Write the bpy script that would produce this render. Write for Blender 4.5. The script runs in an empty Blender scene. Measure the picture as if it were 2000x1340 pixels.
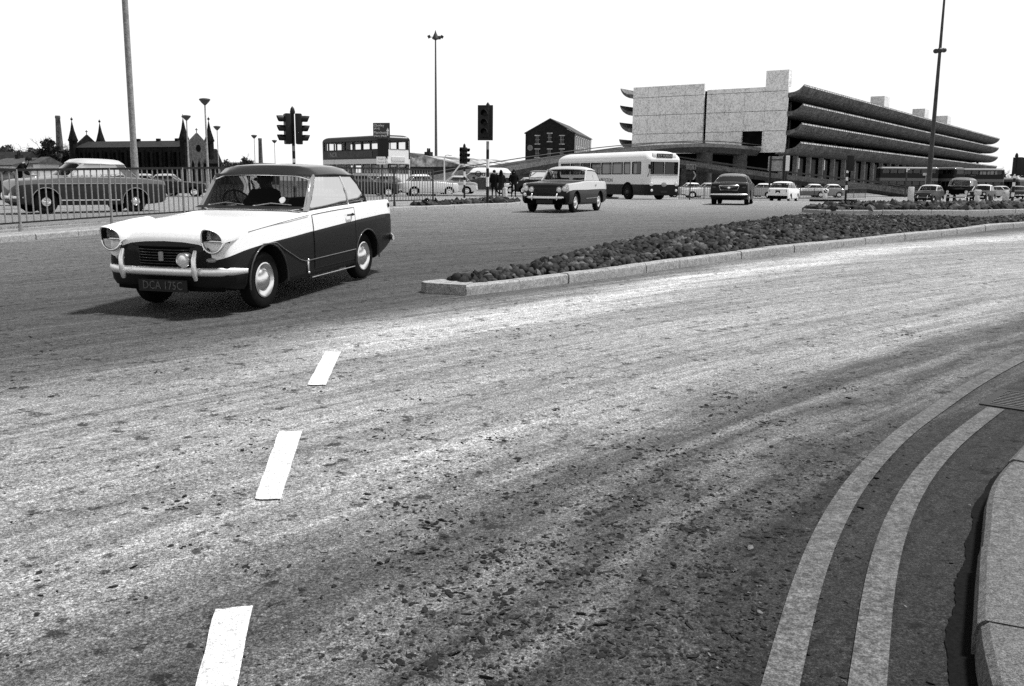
import bpy, bmesh, math, random
from mathutils import Vector, Matrix
random.seed(7)
R=math.radians
sc=bpy.context.scene
COL=sc.collection
# ------------------------------------------------------------------ camera
F=1800.;H=1.37;PIT=math.atan(314/F);ROLL=math.atan(36/3815.)
_cp,_sp,_cr,_sr=math.cos(PIT),math.sin(PIT),math.cos(ROLL),math.sin(ROLL)
FW=Vector((0,_cp,-_sp));RT=Vector((_cr,_sp*_sr,_cp*_sr));UP=Vector((-_sr,_sp*_cr,_cp*_cr))
cam=bpy.data.cameras.new('camera');cam.sensor_width=36;cam.lens=F/2000*36
cam.clip_start=0.05;cam.clip_end=9000
camo=bpy.data.objects.new('camera',cam);COL.objects.link(camo);sc.camera=camo
camo.matrix_world=Matrix(((RT.x,UP.x,-FW.x,0),(RT.y,UP.y,-FW.y,0),(RT.z,UP.z,-FW.z,H),(0,0,0,1)))
# ------------------------------------------------------------------ light
SUN_EL,SUN_AZ=R(66),R(80)       # azimuth from +Y (view direction) towards +X (right)
w=bpy.data.worlds.new('World');sc.world=w;w.use_nodes=True
nt=w.node_tree;bg=nt.nodes['Background']
sky=nt.nodes.new('ShaderNodeTexSky');sky.sky_type='NISHITA';sky.sun_disc=False
sky.sun_elevation=SUN_EL;sky.sun_rotation=SUN_AZ;sky.air_density=1.0;sky.dust_density=1.0
bwn=nt.nodes.new('ShaderNodeRGBToBW')
nt.links.new(sky.outputs[0],bwn.inputs[0])
# white haze lying along the horizon, clearing to a deeper sky overhead
def _wn(t,**k):
    n=nt.nodes.new(t)
    for a_,b_ in k.items(): setattr(n,a_,b_)
    return n
tcw=_wn('ShaderNodeTexCoord');sxw=_wn('ShaderNodeSeparateXYZ');nt.links.new(tcw.outputs['Generated'],sxw.inputs[0])
hzr=_wn('ShaderNodeMapRange',interpolation_type='SMOOTHSTEP');hzr.inputs[1].default_value=.26;hzr.inputs[2].default_value=.58;hzr.inputs[3].default_value=7.8;hzr.inputs[4].default_value=.8
nt.links.new(sxw.outputs[2],hzr.inputs[0])
hz=_wn('ShaderNodeMath',operation='MAXIMUM');mlt=_wn('ShaderNodeMath',operation='MULTIPLY');mlt.inputs[1].default_value=.45
nt.links.new(bwn.outputs[0],mlt.inputs[0]);nt.links.new(mlt.outputs[0],hz.inputs[0]);nt.links.new(hzr.outputs[0],hz.inputs[1]);nt.links.new(hz.outputs[0],bg.inputs[0])
bg.inputs[1].default_value=0.115
sl=bpy.data.lights.new('sun','SUN');sl.energy=4.9;sl.angle=R(7);sl.color=(1,1,1)
so=bpy.data.objects.new('sun',sl);COL.objects.link(so)
sd=Vector((math.sin(SUN_AZ)*math.cos(SUN_EL),math.cos(SUN_AZ)*math.cos(SUN_EL),math.sin(SUN_EL)))
so.rotation_euler=sd.to_track_quat('Z','Y').to_euler()
sc.view_settings.view_transform='Standard';sc.view_settings.look='None'
sc.view_settings.exposure=0.25;sc.view_settings.gamma=1
try: sc.cycles.use_denoising=False
except Exception: pass
# ------------------------------------------------------------------ terrain
KN=[(-60,-1.0),(-10,-.10),(0,0),(6,.03),(9.3,.085),(11.5,.155),(16,.31),(26,.5),(41,.47),(58,.38),(70,.12),(110,.05),(155,0),(400,-.3),(6000,-2)]
KL=[(-60,-1.0),(-10,-.10),(0,0),(6,.03),(9.3,.085),(11.5,.155),(16,.31),(26,.5),(41,.47),(58,.42),(70,.40),(110,.32),(155,.2),(400,-.3),(6000,-2)]
def _her(K,y):
    n=len(K)
    if y<=K[0][0]: return K[0][1]
    if y>=K[-1][0]: return K[-1][1]
    for i in range(n-1):
        if y<=K[i+1][0]: break
    def m(k): return 0 if k in (0,n-1) else (K[k+1][1]-K[k-1][1])/(K[k+1][0]-K[k-1][0])
    x0,z0=K[i];x1,z1=K[i+1];h=x1-x0;t=(y-x0)/h
    return (2*t**3-3*t**2+1)*z0+(t**3-2*t**2+t)*h*m(i)+(-2*t**3+3*t**2)*z1+(t**3-t**2)*h*m(i+1)
def sstep(a,b,x):
    t=min(1,max(0,(x-a)/(b-a)));return t*t*(3-2*t)
def gz(x,y):
    s=sstep(0,14,x);z=_her(KL,y)*(1-s)+_her(KN,y)*s
    if y<80: z-=0.012*max(0,-x-4)*sstep(4,14,y)*(1-sstep(50,80,y))
    return z
def ray(px,py): return FW+RT*((px-1000)/F)+UP*((670-py)/F)
def at(px,py,Y):
    d=ray(px,py);t=Y/d.y;return Vector((d.x*t,Y,H+d.z*t))
def ground(px,py):
    d=ray(px,py);t=.3
    while t<4000:
        if H+d.z*t<gz(d.x*t,d.y*t):
            lo,hi=t/1.01,t
            for _ in range(30):
                m=(lo+hi)/2
                if H+d.z*m<gz(d.x*m,d.y*m): hi=m
                else: lo=m
            return Vector((d.x*hi,d.y*hi,H+d.z*hi))
        t*=1.01
    return at(px,py,400)
def on(px,Y,dz=0):                      # ground point at picture column px and depth Y
    py=356
    for _ in range(6):
        p=at(px,py,Y);z=gz(p.x,p.y);py=py+(p.z-z)*F/Y
    return Vector((p.x,p.y,z+dz))
# ------------------------------------------------------------------ materials
MATS={}
def _n(nt,t,**k):
    n=nt.nodes.new(t)
    for a,b in k.items(): setattr(n,a,b)
    return n
def mat(name,v,rough=.6,spec=.4,amp=0,scale=8,metal=0,coat=0,detail=8,nrough=.85,bump=0,space='Object',alpha=None):
    if name in MATS: return MATS[name]
    m=bpy.data.materials.new(name);m.use_nodes=True;nt=m.node_tree;b=nt.nodes['Principled BSDF']
    b.inputs['Base Color'].default_value=(v,v,v,1);b.inputs['Roughness'].default_value=rough
    b.inputs['Specular IOR Level'].default_value=spec;b.inputs['Metallic'].default_value=metal
    b.inputs['Coat Weight'].default_value=coat;b.inputs['Coat Roughness'].default_value=.04
    if amp:
        tc=_n(nt,'ShaderNodeTexCoord');val=None
        lay=((scale,amp*.55,min(detail,3)),(scale*4.3,amp*.8,1),(scale*15,amp*.8,0)) if detail>9 else ((scale,amp*.8,2),(scale*4.7,amp*.5,1))
        for k,(sc_,am,de) in enumerate(lay):
            no=_n(nt,'ShaderNodeTexNoise');no.inputs['Scale'].default_value=sc_;no.inputs['Detail'].default_value=de;no.inputs['Roughness'].default_value=.6
            nt.links.new(tc.outputs[space],no.inputs['Vector'])
            mr=_n(nt,'ShaderNodeMapRange');mr.clamp=True
            mr.inputs[1].default_value=.32;mr.inputs[2].default_value=.68;mr.inputs[3].default_value=max(.03,1-am);mr.inputs[4].default_value=1+am
            nt.links.new(no.outputs[0],mr.inputs[0])
            if val is None: val=mr.outputs[0]
            else:
                mu=_n(nt,'ShaderNodeMath',operation='MULTIPLY');nt.links.new(val,mu.inputs[0]);nt.links.new(mr.outputs[0],mu.inputs[1]);val=mu.outputs[0]
        mu=_n(nt,'ShaderNodeMath',operation='MULTIPLY');mu.inputs[1].default_value=v;mu.use_clamp=True;nt.links.new(val,mu.inputs[0]);nt.links.new(mu.outputs[0],b.inputs['Base Color'])
        if bump:
            bp=_n(nt,'ShaderNodeBump');bp.inputs['Strength'].default_value=bump;bp.inputs['Distance'].default_value=.01
            nt.links.new(no.outputs[0],bp.inputs['Height']);nt.links.new(bp.outputs[0],b.inputs['Normal'])
    MATS[name]=m;return m
def glassmat(name,tint=.6,ior=1.5,rough=.02):
    if name in MATS: return MATS[name]
    m=bpy.data.materials.new(name);m.use_nodes=True;nt=m.node_tree
    for n in list(nt.nodes): nt.nodes.remove(n)
    o=_n(nt,'ShaderNodeOutputMaterial');t=_n(nt,'ShaderNodeBsdfTransparent');g=_n(nt,'ShaderNodeBsdfGlossy')
    f=_n(nt,'ShaderNodeFresnel');mx=_n(nt,'ShaderNodeMixShader')
    t.inputs[0].default_value=(tint,tint,tint,1);g.inputs['Roughness'].default_value=rough
    ge=_n(nt,'ShaderNodeNewGeometry');io=_n(nt,'ShaderNodeMapRange');io.inputs[3].default_value=ior;io.inputs[4].default_value=1/ior
    nt.links.new(ge.outputs['Backfacing'],io.inputs[0]);nt.links.new(io.outputs[0],f.inputs[0])
    nt.links.new(f.outputs[0],mx.inputs[0]);nt.links.new(t.outputs[0],mx.inputs[1]);nt.links.new(g.outputs[0],mx.inputs[2]);nt.links.new(mx.outputs[0],o.inputs[0])
    MATS[name]=m;return m
PAINT=lambda v,n: mat('paint_'+n,v*.6 if v<.1 else v,rough=.4,spec=.12 if v<.1 else .35,coat=.10 if v<.1 else .5,amp=.2,scale=90,detail=10)
bumperm=mat('bumper_chrome',.9,rough=.42,metal=1,amp=.06,scale=40);chrome=mat('chrome',.85,rough=.22,metal=1,amp=.06,scale=40)
rubber=mat('rubber',.006,rough=.85,spec=.12,amp=.3,scale=30)
black=mat('black_trim',.008,rough=.6,spec=.2,amp=.2,scale=30)
pitch=mat('pitch_dark',.002,rough=.9,spec=.05,amp=.3,scale=10)
interior=mat('interior_trim',.012,rough=.8,spec=.15,amp=.3,scale=20)
p_dark=PAINT(.016,'dark');p_white=PAINT(.8,'white');p_grey=PAINT(.2,'grey');p_mid=PAINT(.06,'mid');p_light=PAINT(.5,'light')
glass=glassmat('window_glass',.75,1.5);sideglass=glassmat('bright_side_glass',.6,20);darkglass=glassmat('dark_glass',.3,1.6);greyglass=glassmat('grey_glass',.4,2.0)
lensm=mat('lamp_lens',.75,rough=.12,spec=.6,amp=.15,scale=60)
whitepaint=mat('white_paint',.8,rough=.5,amp=.12,scale=14)
blackpaint=mat('black_paint',.006,rough=.5,spec=.3,amp=.25,scale=20)
greymetal=mat('grey_metal',.26,rough=.55,amp=.3,scale=25)
lightmetal=mat('light_metal',.42,rough=.5,amp=.3,scale=30)
darkmetal=mat('dark_metal',.03,rough=.5,amp=.3,scale=25)
# ------------------------------------------------------------------ mesh builder
class MB:
    def __init__(s,M=None): s.v=[];s.f=[];s.m=[];s.M=M
    def add(s,vs,fs,m=0):
        o=len(s.v)
        for p in vs:
            p=Vector(p);s.v.append(s.M@p if s.M else p)
        for f in fs: s.f.append(tuple(o+i for i in f));s.m.append(m)
        return s
    def box(s,c,d,m=0,rot=None):
        x,y,z=d[0]/2,d[1]/2,d[2]/2
        vs=[Vector((a*x,b*y,e*z)) for e in (-1,1) for b in (-1,1) for a in (-1,1)]
        if rot: vs=[rot@p for p in vs]
        c=Vector(c);return s.add([p+c for p in vs],[(0,2,3,1),(4,5,7,6),(0,1,5,4),(2,6,7,3),(0,4,6,2),(1,3,7,5)],m)
    def b2(s,a,b,m=0):
        return s.box([(a[i]+b[i])/2 for i in range(3)],[abs(b[i]-a[i]) for i in range(3)],m)
    def rbox(s,c,d,r=.02,m=0,rot=None):      # box with chamfered edges
        bm=bmesh.new();bmesh.ops.create_cube(bm,size=1)
        for v in bm.verts: v.co=Vector((v.co.x*d[0],v.co.y*d[1],v.co.z*d[2]))
        bmesh.ops.bevel(bm,geom=list(bm.edges),offset=r,segments=2,affect='EDGES',profile=.5)
        bm.verts.index_update();c=Vector(c)
        vs=[(rot@v.co if rot else v.co)+c for v in bm.verts];fs=[[v.index for v in f.verts] for f in bm.faces]
        bm.free();return s.add(vs,fs,m)
    def beam(s,p,q,w,h,m=0,up=Vector((0,0,1))):
        p,q=Vector(p),Vector(q);d=(q-p);L=d.length;d.normalize();r=d.cross(up)
        if r.length<1e-4: r=d.cross(Vector((0,1,0)))
        r.normalize();u=r.cross(d)
        vs=[a+r*(i*w/2)+u*(j*h/2) for a in (p,q) for j in (-1,1) for i in (-1,1)]
        return s.add(vs,[(0,1,3,2),(4,6,7,5),(0,4,5,1),(2,3,7,6),(0,2,6,4),(1,5,7,3)],m)
    def tube(s,pts,r,n=8,m=0,closed=False,flat=1.0):
        pts=[Vector(p) for p in pts];k=len(pts);rs=r if isinstance(r,(list,tuple)) else [r]*k
        vs=[];prev=None
        for i,p in enumerate(pts):
            a=pts[i-1] if (i or closed) else p;b=pts[(i+1)%k] if (i<k-1 or closed) else p
            d=(b-a).normalized()
            ref=Vector((0,0,1)) if abs(d.z)<.95 else Vector((1,0,0))
            u=d.cross(ref).normalized();w_=u.cross(d).normalized()
            if prev and u.dot(prev)<0: u=-u;w_=-w_
            prev=u
            for j in range(n):
                t=2*math.pi*j/n;vs.append(p+u*(math.cos(t)*rs[i]*flat)+w_*(math.sin(t)*rs[i]))
        fs=[];kk=k if closed else k-1
        for i in range(kk):
            for j in range(n):
                fs.append((i*n+j,i*n+(j+1)%n,((i+1)%k)*n+(j+1)%n,((i+1)%k)*n+j))
        if not closed: fs+= [tuple(range(n))[::-1],tuple((k-1)*n+j for j in range(n))]
        return s.add(vs,fs,m)
    def lathe(s,prof,n=24,M=None,m=0,arc=2*math.pi):
        vs=[];fs=[];M=M or Matrix.Identity(4);full=arc>6.28;nn=n if full else n+1
        for r,z in prof:
            for j in range(nn):
                t=arc*j/n;vs.append(M@Vector((r*math.cos(t),r*math.sin(t),z)))
        for i in range(len(prof)-1):
            for j in range(n): fs.append((i*nn+j,i*nn+(j+1)%nn,(i+1)*nn+(j+1)%nn,(i+1)*nn+j))
        return s.add(vs,fs,m)
    def prism(s,poly,a,b,m=0,mtop=None):   # poly: points (x,y); a,b: z or function of (x,y)
        n=len(poly);fa=a if callable(a) else (lambda x,y:a);fb=b if callable(b) else (lambda x,y:b)
        vs=[(p[0],p[1],fa(p[0],p[1])) for p in poly]+[(p[0],p[1],fb(p[0],p[1])) for p in poly]
        s.add(vs,[tuple(range(n))[::-1]]+[(i,(i+1)%n,n+(i+1)%n,n+i) for i in range(n)],m)
        return s.add(vs[n:],[tuple(range(n))],m if mtop is None else mtop)
    def grid(s,rows,m=0,closed=False,mf=None):
        nr,nc=len(rows),len(rows[0]);fs=[];ms=[]
        vs=[p for r in rows for p in r];o=len(s.v)
        for p in vs:
            p=Vector(p);s.v.append(s.M@p if s.M else p)
        for i in range(nr-1):
            for j in range(nc if closed else nc-1):
                k=(j+1)%nc;s.f.append((o+i*nc+j,o+i*nc+k,o+(i+1)*nc+k,o+(i+1)*nc+j));s.m.append(mf(i,j) if mf else m)
        return s
    def ell(s,c,r,nu=10,nv=8,m=0,rot=None):
        rows=[]
        for i in range(nv+1):
            a=-math.pi/2+math.pi*i/nv
            row=[]
            for j in range(nu):
                p=Vector((r[0]*math.cos(a)*math.cos(2*math.pi*j/nu),r[1]*math.cos(a)*math.sin(2*math.pi*j/nu),r[2]*math.sin(a)))
                row.append((rot@p if rot else p)+Vector(c))
            rows.append(row)
        return s.grid(rows,m,closed=True)
    def wall(s,O,U,W,Hh,N,t,holes,m=0,mr=None):   # wall with rectangular openings (u0,u1,v0,v1)
        O,U,N=Vector(O),Vector(U).normalized(),Vector(N).normalized();V=Vector((0,0,1));mr=m if mr is None else mr
        us=sorted({0,W,*[min(max(h[i],0),W) for h in holes for i in (0,1)]});vs_=sorted({0,Hh,*[min(max(h[i],0),Hh) for h in holes for i in (2,3)]})
        def solid(i,j):
            if i<0 or j<0 or i>=len(us)-1 or j>=len(vs_)-1: return None
            cu,cv=(us[i]+us[i+1])/2,(vs_[j]+vs_[j+1])/2
            return not any(h[0]<cu<h[1] and h[2]<cv<h[3] for h in holes)
        P=lambda u,v,d:O+U*u+V*v-N*d
        for i in range(len(us)-1):
            for j in range(len(vs_)-1):
                if not solid(i,j): continue
                a,b,c,d=us[i],us[i+1],vs_[j],vs_[j+1]
                s.add([P(a,c,0),P(b,c,0),P(b,d,0),P(a,d,0)],[(0,1,2,3)],m);s.add([P(a,c,t),P(b,c,t),P(b,d,t),P(a,d,t)],[(3,2,1,0)],m)
                for (di,dj,e) in ((-1,0,((a,c),(a,d))),(1,0,((b,d),(b,c))),(0,-1,((b,c),(a,c))),(0,1,((a,d),(b,d)))):
                    q=solid(i+di,j+dj)
                    if not q:
                        (u0,v0),(u1,v1)=e;s.add([P(u0,v0,0),P(u1,v1,0),P(u1,v1,t),P(u0,v0,t)],[(0,1,2,3)],mr if q is False else m)
        return s
    def text(s,txt,M,size,m=0,depth=.002,align='CENTER',xs=1.0):
        cu=bpy.data.curves.new('t','FONT');cu.body=txt;cu.size=size;cu.align_x=align;cu.align_y='CENTER';cu.extrude=depth;cu.resolution_u=2
        ob=bpy.data.objects.new('t',cu);COL.objects.link(ob)
        dg=bpy.context.evaluated_depsgraph_get();me=bpy.data.meshes.new_from_object(ob.evaluated_get(dg))
        s.add([M@Vector((v.co.x*xs,v.co.y,v.co.z)) for v in me.vertices],[tuple(p.vertices) for p in me.polygons],m)
        bpy.data.objects.remove(ob);bpy.data.curves.remove(cu);bpy.data.meshes.remove(me);return s
    def mesh(s,name,mats,smooth=None,merge=False):
        me=bpy.data.meshes.new(name);me.from_pydata([tuple(v) for v in s.v],[],s.f)
        for x in (mats if isinstance(mats,(list,tuple)) else [mats]): me.materials.append(x)
        me.polygons.foreach_set('material_index',s.m)
        if merge or smooth:
            bm=bmesh.new();bm.from_mesh(me)
            if merge: bmesh.ops.remove_doubles(bm,verts=bm.verts,dist=1e-4)
            bmesh.ops.recalc_face_normals(bm,faces=bm.faces);bm.to_mesh(me);bm.free()
        if smooth:
            me.polygons.foreach_set('use_smooth',[True]*len(me.polygons));me.set_sharp_from_angle(angle=R(smooth))
        me.update();return me
    def build(s,name,mats,parent=None,smooth=None,merge=False):
        o=bpy.data.objects.new(name,s.mesh(name,mats,smooth,merge));COL.objects.link(o)
        if parent: o.parent=parent
        return o
def tag(o,label=None,cat=None,group=None,kind=None):
    if label: o['label']=label
    if cat: o['category']=cat
    if group: o['group']=group
    if kind: o['kind']=kind
    return o
def thing(name,label,cat,loc=(0,0,0),rz=0,group=None):
    o=bpy.data.objects.new(name,None);COL.objects.link(o);o.location=loc;o.rotation_euler=(0,0,rz);o.empty_display_size=.2
    return tag(o,label,cat,group)
def copy_tree(o,parent=None):
    c=o.copy();COL.objects.link(c)
    if parent: c.parent=parent
    for ch in list(o.children): copy_tree(ch,c)
    return c
def evalmesh(o):
    dg=bpy.context.evaluated_depsgraph_get();return bpy.data.meshes.new_from_object(o.evaluated_get(dg))
def catmull(P,n):
    out=[]
    for i in range(len(P)-1):
        p0=P[max(i-1,0)];p1=P[i];p2=P[i+1];p3=P[min(i+2,len(P)-1)]
        for k in range(n):
            t=k/n
            out.append(tuple(.5*((2*b)+(-a+c)*t+(2*a-5*b+4*c-d)*t*t+(-a+3*b-3*c+d)*t**3) for a,b,c,d in zip(p0,p1,p2,p3)))
    out.append(tuple(P[-1]));return out
def lerp(a,b,t): return a+(b-a)*t
def interp(K,x):
    if x<=K[0][0]: return K[0][1]
    for i in range(len(K)-1):
        if x<=K[i+1][0]: return lerp(K[i][1],K[i+1][1],(x-K[i][0])/(K[i+1][0]-K[i][0]))
    return K[-1][1]
# ================================================================== SETTING
def groundh(px,py,h):
    d=ray(px,py);t=1.
    while t<900:
        if H+d.z*t<gz(d.x*t,d.y*t)+h: break
        t*=1.004
    return Vector((d.x*t,d.y*t,0))
def lines(a,b,fine,far,extra):
    out=[];x=a
    while x<b: out.append(x);x+=fine
    out.append(b);return sorted(set(extra+out))
def sheet(name,m,xs,ys,dz,kind='structure'):
    b=MB();b.grid([[(x,y,gz(x,y)+(dz(x,y) if callable(dz) else dz)) for x in xs] for y in ys])
    o=b.build(name,m,smooth=60);return tag(o,kind=kind)
m_ground=mat('far_tarmac',.17,rough=.9,spec=.2,amp=.45,scale=1.5,detail=12)
xs=[-5000,-2000,-900,-400,-200,-120]+[-80+8*i for i in range(26)]+[130,160,220,400,900,2000,5000]
ys=[-60,-30,-15]+[-8+4*i for i in range(40)]+[160,175,200,240,300,400,600,1000,2000,4000,6000]
inner=lambda x,y: -.08 if (-78<x<108 and -7<y<140) else 0
sheet('ground',m_ground,xs,ys,inner)
# --- road surface: worn tarmac, light dust swept into curved streaks
def roadmat():
    m=bpy.data.materials.new('dusty_tarmac');m.use_nodes=True;nt=m.node_tree;L=nt.links.new;b=nt.nodes['Principled BSDF']
    b.inputs['Roughness'].default_value=.8;b.inputs['Specular IOR Level'].default_value=.22
    tc=_n(nt,'ShaderNodeTexCoord');sx=_n(nt,'ShaderNodeSeparateXYZ');L(tc.outputs['Object'],sx.inputs[0])
    def M(op,a,c=None,d=None,clamp=False):
        n=_n(nt,'ShaderNodeMath',operation=op);n.use_clamp=clamp
        for i,v in enumerate((a,c,d)):
            if v is None: continue
            if isinstance(v,(int,float)): n.inputs[i].default_value=v
            else: L(v,n.inputs[i])
        return n.outputs[0]
    x,y=sx.outputs[0],sx.outputs[1]
    dx=M('SUBTRACT',x,26.);dy=M('ADD',y,18.)
    r=M('SQRT',M('ADD',M('MULTIPLY',dx,dx),M('MULTIPLY',dy,dy)));th=M('ARCTAN2',dy,M('MULTIPLY',dx,-1))
    def noise(vec,scale,detail,rough):
        n=_n(nt,'ShaderNodeTexNoise');n.inputs['Scale'].default_value=scale;n.inputs['Detail'].default_value=detail;n.inputs['Roughness'].default_value=rough
        L(vec,n.inputs['Vector']);return n.outputs[0]
    cv=_n(nt,'ShaderNodeCombineXYZ');L(M('MULTIPLY',r,2.6),cv.inputs[0]);L(M('MULTIPLY',th,7.),cv.inputs[1])
    streak=noise(cv.outputs[0],1.,6,.62)
    cv2=_n(nt,'ShaderNodeCombineXYZ');L(M('MULTIPLY',r,22),cv2.inputs[0]);L(M('MULTIPLY',th,26.),cv2.inputs[1])
    fstreak=noise(cv2.outputs[0],1.,4,.6)
    patch=noise(tc.outputs['Object'],.55,5,.6)
    grain=noise(tc.outputs['Object'],38.,12,.97)
    chips=_n(nt,'ShaderNodeTexVoronoi');chips.inputs['Scale'].default_value=75;L(tc.outputs['Object'],chips.inputs['Vector'])
    # distance across the sweep, wobbled by the noise
    xr=M('MULTIPLY',M('MAXIMUM',x,0.),-.25)
    rp=M('ADD',M('ADD',r,xr),M('ADD',M('MULTIPLY',M('SUBTRACT',streak,.5),.9),M('MULTIPLY',M('SUBTRACT',patch,.5),1.0)))
    wy=_n(nt,'ShaderNodeMapRange');wy.inputs[1].default_value=34.3;wy.inputs[2].default_value=36.3;wy.inputs[3].default_value=1;wy.inputs[4].default_value=0;L(rp,wy.inputs[0])
    ya=M('MINIMUM',M('MAXIMUM',M('SUBTRACT',y,4.6),0.),5.5)
    rp=M('ADD',rp,M('MULTIPLY',M('MULTIPLY',ya,.23),wy.outputs[0]))
    cr=_n(nt,'ShaderNodeValToRGB');L(M('DIVIDE',M('SUBTRACT',rp,30.),50.),cr.inputs[0])
    stops=[(30,.028),(32.3,.030),(32.6,.038),(32.75,.085),(32.9,.042),(33.1,.175),(33.3,.06),(33.5,.18),(33.72,.09),(34.0,.11),(34.25,.27),(34.8,.35),(35.05,.255),(35.35,.30),(35.7,.335),(36.4,.29),(37.0,.25),(37.6,.20),(38.2,.115),(38.8,.08),(41,.068),(45,.11),(52,.19),(60,.26),(80,.28)]
    e=cr.color_ramp.elements
    for i,(p,v) in enumerate(stops):
        k=e[i] if i<2 else e.new((p-30)/50)
        k.position=(p-30)/50;k.color=(v,v,v,1)
    q_=M('DIVIDE',M('SUBTRACT',rp,37.45),.55);bump_=M('EXPONENT',M('MULTIPLY',M('MULTIPLY',q_,q_),-1))
    lim=_n(nt,'ShaderNodeMapRange',interpolation_type='SMOOTHSTEP');lim.inputs[1].default_value=-2.3;lim.inputs[2].default_value=-.7;lim.inputs[3].default_value=.03;lim.inputs[4].default_value=.32;L(x,lim.inputs[0])
    base=M('ADD',cr.outputs[0],M('MULTIPLY',bump_,lim.outputs[0]))
    mrs=_n(nt,'ShaderNodeMapRange');mrs.inputs[1].default_value=.30;mrs.inputs[2].default_value=.70;mrs.inputs[3].default_value=.68;mrs.inputs[4].default_value=1.30;L(fstreak,mrs.inputs[0])
    cv3=_n(nt,'ShaderNodeCombineXYZ');L(M('MULTIPLY',r,6.5),cv3.inputs[0]);L(M('MULTIPLY',th,9.),cv3.inputs[1])
    mstreak=noise(cv3.outputs[0],1.,5,.6);mr2=_n(nt,'ShaderNodeMapRange');mr2.inputs[1].default_value=.36;mr2.inputs[2].default_value=.66;mr2.inputs[3].default_value=.78;mr2.inputs[4].default_value=1.24;L(mstreak,mr2.inputs[0])
    fs=M('MULTIPLY',mrs.outputs[0],mr2.outputs[0])
    gv=None
    for sc_,lo,hi in ((7,.92,1.08),(24,.80,1.2),(75,.52,1.5),(190,.30,1.80),(430,.36,1.7)):
        mg=_n(nt,'ShaderNodeMapRange');mg.inputs[1].default_value=.30;mg.inputs[2].default_value=.70;mg.inputs[3].default_value=lo;mg.inputs[4].default_value=hi;L(noise(tc.outputs['Object'],sc_,1,.5),mg.inputs[0])
        gv=mg.outputs[0] if gv is None else M('MULTIPLY',gv,mg.outputs[0])
    # small dark specks of dirt
    spk=noise(tc.outputs['Object'],9.,5,.75);sp=_n(nt,'ShaderNodeMapRange');sp.inputs[1].default_value=.57;sp.inputs[2].default_value=.63;sp.inputs[3].default_value=1;sp.inputs[4].default_value=.22;L(spk,sp.inputs[0])
    ch=_n(nt,'ShaderNodeMapRange');ch.inputs[1].default_value=0;ch.inputs[2].default_value=.7;ch.inputs[3].default_value=1.25;ch.inputs[4].default_value=.7;L(chips.outputs['Distance'],ch.inputs[0])
    base=M('MULTIPLY',base,.86)
    v=M('MULTIPLY',M('MULTIPLY',M('MULTIPLY',base,fs),M('MULTIPLY',gv,ch.outputs[0])),sp.outputs[0])
    L(v,b.inputs['Base Color'])
    bp=_n(nt,'ShaderNodeBump');bp.inputs['Strength'].default_value=.55;bp.inputs['Distance'].default_value=.012;L(grain,bp.inputs['Height']);L(bp.outputs[0],b.inputs['Normal'])
    return m
m_road=roadmat()
xs=[-78+2*i for i in range(94)];ys=[-7+i for i in range(60)]+[53+3*i for i in range(30)]
sheet('road',m_road,xs,ys,0)
# --- pavements, kerbs and the cobbled island
m_kerb=mat('kerb_stone',.30,rough=.85,spec=.2,amp=.5,scale=22,detail=12,bump=.3)
m_pave=mat('pavement',.24,rough=.9,spec=.2,amp=.5,scale=9,detail=12,bump=.2)
m_kerbnear=mat('near_kerb_stone',.12,rough=.85,spec=.2,amp=.55,scale=30,detail=12,bump=.4)
m_soil=mat('dark_mortar',.012,rough=.9,spec=.1,amp=.5,scale=20)
def resample(P,step):
    P=[Vector((p[0],p[1],0)) for p in P];out=[P[0].copy()];acc=0
    for a,b in zip(P,P[1:]):
        d=(b-a).length;n=max(1,int(math.ceil(d/step)))
        for i in range(1,n+1): out.append(a.lerp(b,i/n))
    return out
def smoothline(P,n=6): return [Vector((q[0],q[1],0)) for q in catmull([(p[0],p[1]) for p in P],n)]
def normals(P):
    out=[]
    for i in range(len(P)):
        d=(P[min(i+1,len(P)-1)]-P[max(i-1,0)]);d.z=0;d.normalize();out.append(Vector((-d.y,d.x,0)))
    return out
def kerb(name,P,wid,hgt,stone,m,side=1,gap=.012,drop=.3):   # stones laid along P; side=+1: body to the left of the line
    b=MB();P=resample(P,.12);N=normals(P);s=[0]
    for a,c in zip(P,P[1:]): s.append(s[-1]+(c-a).length)
    def pt(d):
        for i in range(len(P)-1):
            if d<=s[i+1]: break
        t=(d-s[i])/max(1e-6,s[i+1]-s[i]);return P[i].lerp(P[i+1],t),N[i].lerp(N[i+1],t).normalized()*side
    d=0;k=0
    while d<s[-1]-.05:
        L=stone*(1+.08*math.sin(k*2.3));e=min(d+L,s[-1]);k+=1;rows=[];n=6;dz=.006*math.sin(k*5.1)
        for i in range(n+1):
            p,nn=pt(lerp(d+gap/2,e-gap/2,i/n));z=gz(p.x,p.y);h=hgt+dz
            o=nn*.006*math.sin(k*3.7)
            rows.append([p+o+Vector((0,0,z-drop)),p+o+Vector((0,0,z+h*.55)),p+o+nn*.008+Vector((0,0,z+h*.86)),p+o+nn*.028+Vector((0,0,z+h)),p+o+nn*wid+Vector((0,0,z+h)),p+o+nn*wid+Vector((0,0,z-drop))])
        b.grid(rows,0);b.add(rows[0],[(0,1,2,3,4,5)]);b.add(rows[-1],[(5,4,3,2,1,0)])
        d=e
    o=b.build(name,m,smooth=35);return tag(o,kind='structure')
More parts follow.
